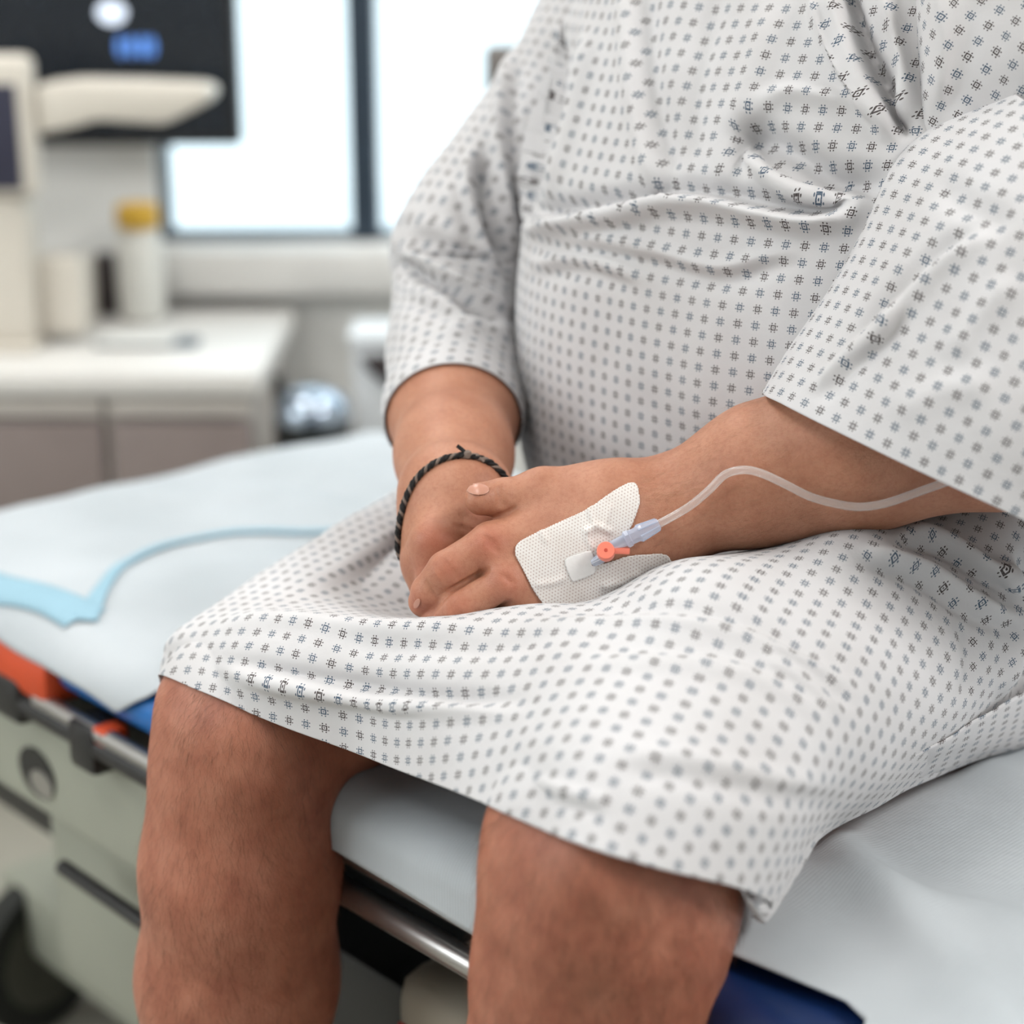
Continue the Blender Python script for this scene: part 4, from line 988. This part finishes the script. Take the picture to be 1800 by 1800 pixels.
def smooth_closed(p, n=6):
    p = np.array(p); m = len(p); out = []
    for i in range(m):
        p0, p1, p2, p3 = p[i-1], p[i], p[(i+1) % m], p[(i+2) % m]
        for f_ in np.linspace(0, 1, n, endpoint=False): out.append(.5*(2*p1+(p2-p0)*f_*.8+(2*p0-5*p1+4*p2-p3)*f_**2*.8+(3*p1-p0-3*p2+p3)*f_**3*.8) if False else p1+(p2-p1)*f_)
    q = np.array(out)
    for _ in range(6): q = .25*np.roll(q, 1, 0)+.5*q+.25*np.roll(q, -1, 0)
    return q
def inside(px, py, poly):
    r = np.zeros(px.shape, bool); n = len(poly)
    for i in range(n):
        (x1, y1), (x2, y2) = poly[i], poly[(i+1) % n]
        c = ((y1 > py) != (y2 > py)) & (px < (x2-x1)*(py-y1)/((y2-y1) if y2 != y1 else 1e-9)+x1); r ^= c
    return r
def patch(name, poly, step, off, mat, parent, wr=None, thick=.0005, rot=0.0, kmm=1.19/FPX):
    poly = np.array(poly); x0, y0 = poly.min(0)-step; x1, y1 = poly.max(0)+step
    gx, gy = np.meshgrid(np.arange(x0, x1, step), np.arange(y0, y1, step)); ins_ = inside(gx, gy, poly)
    cell = ins_[:-1, :-1] & ins_[1:, :-1] & ins_[:-1, 1:] & ins_[1:, 1:]
    use = np.zeros(gx.shape, bool); use[:-1, :-1] |= cell; use[1:, :-1] |= cell; use[:-1, 1:] |= cell; use[1:, 1:] |= cell
    # border points slide onto the outline
    nb = np.zeros(gx.shape, int); nb[:-1, :-1] += cell; nb[1:, :-1] += cell; nb[:-1, 1:] += cell; nb[1:, 1:] += cell
    ids = -np.ones(gx.shape, int); V = []; uv = []
    for i, j in np.argwhere(use):
        x, y = gx[i, j], gy[i, j]
        if nb[i, j] < 4:
            a = poly; b = np.roll(poly, -1, 0); ab = b-a; t = np.clip(((x-a[:, 0])*ab[:, 0]+(y-a[:, 1])*ab[:, 1])/np.maximum((ab**2).sum(1), 1e-9), 0, 1)
            q = a+ab*t[:, None]; k = np.argmin((q[:, 0]-x)**2+(q[:, 1]-y)**2); x, y = q[k]
        o_ = off + (wr(x, y) if wr else 0.0); p = cast(x, y, o_)
        if p is None: continue
        ids[i, j] = len(V); V.append(p); uv.append((((x-1000)*math.cos(rot)+(y-950)*math.sin(rot))*kmm, (-(x-1000)*math.sin(rot)+(y-950)*math.cos(rot))*kmm))
    F = [(ids[i, j], ids[i+1, j], ids[i+1, j+1], ids[i, j+1]) for i, j in np.argwhere(cell) if min(ids[i, j], ids[i+1, j], ids[i+1, j+1], ids[i, j+1]) >= 0]
    V = np.array(V); F = np.array(F)
    ed = np.ptp(proj(V)[2][F], axis=1); F = F[ed < .02]
    lab = np.arange(len(V))
    for _ in range(400):
        m_ = lab[F].min(1); new = lab.copy(); np.minimum.at(new, F.ravel(), np.repeat(m_, 4))
        if (new == lab).all(): break
        lab = new
    F = F[lab[F[:, 0]] == np.bincount(lab[F[:, 0]]).argmax()]
    V = smooth_mesh(V, F, 2, .4)
    used = np.zeros(len(V), bool); used[F.ravel()] = True; re2 = np.cumsum(used)-1; V, F, uv = V[used], re2[F], np.array(uv)[used]
    o = mesh_np(name, V, F, mat, parent, uv=np.array(uv))
    m = o.modifiers.new('thickness', 'SOLIDIFY'); m.thickness = thick; m.offset = 0; return o
WRK = [([zz(1160, 390), zz(1170, 440), zz(1190, 490)], 5, .0016), ([zz(1150, 520), zz(1200, 495), zz(1260, 520)], 6, .0022), ([zz(1150, 520), zz(1150, 560), zz(1170, 600)], 5, .0015), ([zz(900, 520), zz(930, 570)], 6, .001),
       ([zz(890, 800), zz(960, 790), zz(1010, 770)], 6, .0012), ([zz(1240, 800), zz(1330, 780), zz(1380, 840)], 7, .0016), ([zz(1270, 400), zz(1250, 460), zz(1235, 500)], 5, .0012), ([zz(1400, 740), zz(1350, 760)], 6, .0012)]
def wr(x, y):
    s_ = 0.0
    for pl, w_, a_ in WRK:
        d, _, al = poly_dist(np.array(x), np.array(y), pl); s_ += a_*math.exp(-(float(d)/w_)**2)
    return s_
dressing = patch('adhesive_dressing', smooth_closed(outl), 2.2, .0011, MAT['dress'], None, wr, rot=math.radians(-24))
tag(dressing, 'white perforated adhesive dressing stuck on the back of the hand', 'dressing')
gz = patch('gauze_square', smooth_closed([zz(*p) for p in ((1012, 662), (1168, 612), (1182, 640), (1200, 738), (1072, 790), (1055, 770))], 8), 2.2, .0018, MAT['gauze'], dressing, thick=.0006)
# infusion line
iv = empty('infusion_line', tuple(P(1065, 972, 1.14))); tag(iv, 'clear infusion tube with coral valve cap on the dressed hand', 'infusion line')
CAMP = np.array([0, 0, CAMZ])
def axis_lathe(name, a, b, prof, mat, parent, n=24):     # profile: (radius, fraction from a to b)
    a, b = np.array(a), np.array(b); d = b-a; ln = np.linalg.norm(d); d /= ln
    u = np.cross(d, [0, 0, 1.0]); u /= np.linalg.norm(u); v = np.cross(d, u)
    return lathe(name, [(r, f_*ln) for r, f_ in prof], a, mat, parent, n, np.stack([u, v, d], 1))
def lift(px, py, off):
    p = cast(px, py, 0.0)
    if p is None: p = P(px, py, 1.19)
    v = CAMP-p; v /= np.linalg.norm(v); return p+v*off
nrm = np.array([-.05, -.86, .50]); nrm /= np.linalg.norm(nrm)
cc = lift(1065, 972, .005)
cap = axis_lathe('valve_cap', cc, cc+nrm*.0085, [(.0050, 0), (.0057, .05), (.0057, .85), (.0052, 1.0)], MAT['coral'], iv, 32)
axis_lathe('cap_dimple', cc+nrm*.00851, cc+nrm*.0088, [(.0011, 0), (.0011, 1.0)], MAT['coralhole'], cap, 16)
ta, tb = cc+nrm*.0055+(P(1076, 970, 1.13)-P(1065, 972, 1.13)), cc+nrm*.0045+(P(1108, 971, 1.13)-P(1065, 972, 1.13))
bm = bmesh.new(); dvec = Vector(tb-ta); q_ = dvec.to_track_quat('X', 'Z').to_matrix(); add_box(bm, (ta+tb)/2, (dvec.length, .0035, .0042), q_); mesh_bm('cap_tab', bm, MAT['coral'], cap, bevel=.0009)
MAT['steel'] = plain('cannula_steel', srgb(150, 146, 140), .25, metal=.9, var=.03)
axis_lathe('cannula_hub', lift(1042, 990, .0035), lift(1062, 978, .006), [(.0022, 0), (.0030, .3), (.0034, 1.0)], MAT['clearblue'], iv)
axis_lathe('cannula', lift(1040, 992, .0028), lift(1058, 984, .0030), [(.0012, 0), (.0012, 1.0)], MAT['steel'], iv, 12)
p0, p1, p2 = lift(1072, 962, .008), lift(1098, 950, .009), lift(1158, 921, .010)
axis_lathe('luer_neck', p0, p1+(p2-p1)*.05, [(.0034, 0), (.0036, .5), (.0040, 1.0)], MAT['clearblue'], iv)
con = axis_lathe('luer_connector', p1, p2, [(.0046, 0), (.0058, .04), (.0058, .14), (.0050, .17), (.0050, .36), (.0056, .40), (.0054, .55), (.0042, .95), (.0036, 1.0)], MAT['clearblue'], iv, 8)
ax_ = (p2-p1)/np.linalg.norm(p2-p1); u_ = np.cross(ax_, [0, 0, 1.0]); u_ /= np.linalg.norm(u_); v_ = np.cross(ax_, u_)
for k_ in range(8):
    an = k_*math.pi/4; dr = math.cos(an)*u_+math.sin(an)*v_
    tube('grip_rib', [p1+(p2-p1)*.42+dr*.0056, p1+(p2-p1)*.96+dr*.0040], .0006, MAT['clearblue'], con, 6)
tp_px = [(1155, 921), (1182, 908), (1209, 892), (1230, 876), (1249, 859), (1275, 834), (1307, 826), (1338, 832), (1378, 850), (1422, 872), (1467, 885), (1511, 891), (1555, 885), (1600, 870), (1644, 854), (1690, 838), (1740, 815)]
offs = [.010, .009, .009, .010, .011, .013, .014, .013, .011, .009, .007, .006, .006, .006, .006, .006, .006]
tp = smooth_pts([lift(x, y, o_) for (x, y), o_ in zip(tp_px, offs)], 2); tp[0] = p2
# re-anchor to the measured course
for i in range(1, len(tp)): t_ = proj(tp[i])[2]; tp[i] = P(tp_px[i][0], tp_px[i][1], t_)
tube('tube', catmull(tp, 120), .0026, MAT['clear'], iv, 16)

# bracelet on the other wrist
MAT['cordk'] = plain('black_cord', srgb(24, 22, 22), .8, var=.15, scale=400, bump=.2)
MAT['cordb'] = plain('taupe_cord', srgb(128, 112, 102), .8, var=.12, scale=400, bump=.2)
vis = [cast(x, y) for x, y in ((713, 905), (718, 883), (729, 858), (748, 832), (773, 813), (800, 803), (823, 801), (840, 808))]
vis = np.array([v for v in vis if v is not None]); cb = vis.mean(0); _, _, Vt = np.linalg.svd(vis-cb); nb_ = Vt[2]
arm_dir = RW-P(798, 800, 1.33); arm_dir /= np.linalg.norm(arm_dir); nb_ = nb_*np.sign(np.dot(nb_, arm_dir)); nb_ = .75*nb_+.25*arm_dir; nb_ /= np.linalg.norm(nb_)
cen = RW + arm_dir*np.dot(cb-RW, nb_)/np.dot(arm_dir, nb_)
u_ = np.cross(nb_, [0, 0, 1.0]); u_ /= np.linalg.norm(u_); v_ = np.cross(nb_, u_); ring = []
for an in np.linspace(0, 2*np.pi, 90, endpoint=False):
    d = math.cos(an)*u_+math.sin(an)*v_; h_ = bvh.ray_cast(Vector(cen+d*.055), Vector(-d)); rr = .033
    if h_[0] is not None: rr = float(np.dot(np.array(h_[0])-cen, d))
    ring.append(min(max(rr, .026), .042))
ring = np.array(ring)
for _ in range(3): ring = .25*np.roll(ring, 1)+.5*ring+.25*np.roll(ring, -1)
br = empty('cord_bracelet', tuple(cen)); tag(br, 'thin braided black and taupe cord bracelet around the wrist', 'bracelet')
na_ = 540; aa = np.linspace(0, 2*np.pi, na_+1); rr = np.interp(aa, np.linspace(0, 2*np.pi, 91), np.append(ring, ring[0]))
for k_, (mt, ra) in enumerate((('cordk', .00135), ('cordk', .0012), ('cordb', .0011))):
    ph = aa*26+k_*2.094
    c_ = cen + (rr+.0018+.0011*np.cos(ph))[:, None]*(np.cos(aa)[:, None]*u_+np.sin(aa)[:, None]*v_) + (.0012*np.sin(ph))[:, None]*nb_
    tube('strand', c_, ra, MAT[mt], br, 6, caps=False)
kn = lift(822, 799, .004)
lathe('knot', [(.0008, -.003), (.0024, -.002), (.0028, 0), (.0024, .002), (.0008, .003)], kn, MAT['cordb'], br, 14)
tube('cord_end', catmull([kn, kn+(P(812, 790, 1.2)-P(822, 799, 1.2)), kn+(P(803, 783, 1.2)-P(822, 799, 1.2))], 12), .0014, MAT['cordk'], br, 8)
tube('cord_end', catmull([kn, kn+(P(838, 800, 1.2)-P(822, 799, 1.2)), kn+(P(852, 812, 1.2)-P(822, 799, 1.2))], 12), .0011, MAT['cordb'], br, 8)

# nails
MAT['nail'] = plain('finger_nail', srgb(196, 140, 118), .32, var=.03, coat=.15)
def ell(cx, cy, a, b, ang, n=40):
    return [(cx+a*math.cos(q)*math.cos(ang)-b*math.sin(q)*math.sin(ang), cy+a*math.cos(q)*math.sin(ang)+b*math.sin(q)*math.cos(ang)) for q in np.linspace(0, 2*np.pi, n, endpoint=False)]
patch('finger_nail', ell(840, 861, 20, 10, .05), 1.0, .0006, MAT['nail'], person, thick=.0006)
patch('finger_nail', ell(734, 1060, 5, 9, .45), 0.8, .0006, MAT['nail'], person, thick=.0006)

# hair on legs and forearms: fine tapering strands
def hair(name, prims, box_px, count, ln, rad, mat, parent, along, lean=.35, seed=3):
    r_ = np.random.default_rng(seed); V = []; F = []; k = 0
    o = np.array([0, 0, CAMZ]); x0, y0, x1, y1, t0 = box_px
    X = r_.uniform(x0, x1, count*2); Y = r_.uniform(y0, y1, count*2)
    D = np.stack([P(x, y, 1.0)-o for x, y in zip(X, Y)]); t = np.full(len(X), t0)
    for _ in range(60):
        t = t + .7*np.clip(group_eval(prims, o+D*t[:, None]), -.02, .05); 
    pts = o+D*t[:, None]; d = group_eval(prims, pts); ok = (np.abs(d) < .0015) & (t < t0+.5); pts = pts[ok][:count]; e = 1e-3
    g = np.stack([group_eval(prims, pts+np.eye(3)[i]*e)-group_eval(prims, pts-np.eye(3)[i]*e) for i in range(3)], 1); g /= np.linalg.norm(g, axis=1)[:, None]
    al = along/np.linalg.norm(along)
    for p, n_ in zip(pts, g):
        tn = al-n_*np.dot(al, n_); tn /= max(np.linalg.norm(tn), 1e-6); sd = np.cross(n_, tn)
        l_ = ln*r_.uniform(.5, 1.2); a_ = r_.normal(0, .35); dr = tn*math.cos(a_)+sd*math.sin(a_); le = lean*r_.uniform(.6, 1.5)
        q0 = p-n_*.0004; q1 = p+dr*l_*.5+n_*l_*le*.5; q2 = p+dr*l_+n_*l_*le*.62
        w1, w2 = sd*rad, n_*rad
        for q, f_ in ((q0, 1), (q1, .8)):
            V += [q+w1*f_, q-w1*.5*f_+w2*.87*f_, q-w1*.5*f_-w2*.87*f_]
        V.append(q2)
        for j in range(3):
            jj = (j+1) % 3; F += [(k+j, k+jj, k+3+jj), (k+j, k+3+jj, k+3+j), (k+3+j, k+3+jj, k+6)]
        k += 7
    ob = mesh_np(name, np.array(V), np.array(F), mat, parent); ob['kind'] = 'stuff'; return ob
MAT['hairleg'] = plain('leg_hair', srgb(104, 70, 50), .5, var=.2)
MAT['hairarm'] = plain('arm_hair', srgb(150, 112, 78), .5, var=.2)
far_leg, near_leg = legs[:10], legs[10:]
hair('leg_hair', far_leg, (240, 1200, 610, 1800, 1.1), 3200, .016, .00005, MAT['hairleg'], person, np.array([.05, .1, -1.0]), .3, 3)
hair('leg_hair', near_leg, (810, 1400, 1310, 1800, .85), 3600, .015, .00005, MAT['hairleg'], person, np.array([.1, .05, -1.0]), .3, 4)
hair('arm_hair', larm[:6], (1120, 690, 1560, 960, 1.0), 2600, .011, .00003, MAT['hairarm'], person, LW-P(1500, 760, 1.2)+np.array([0, 0, .02]), .35, 5)
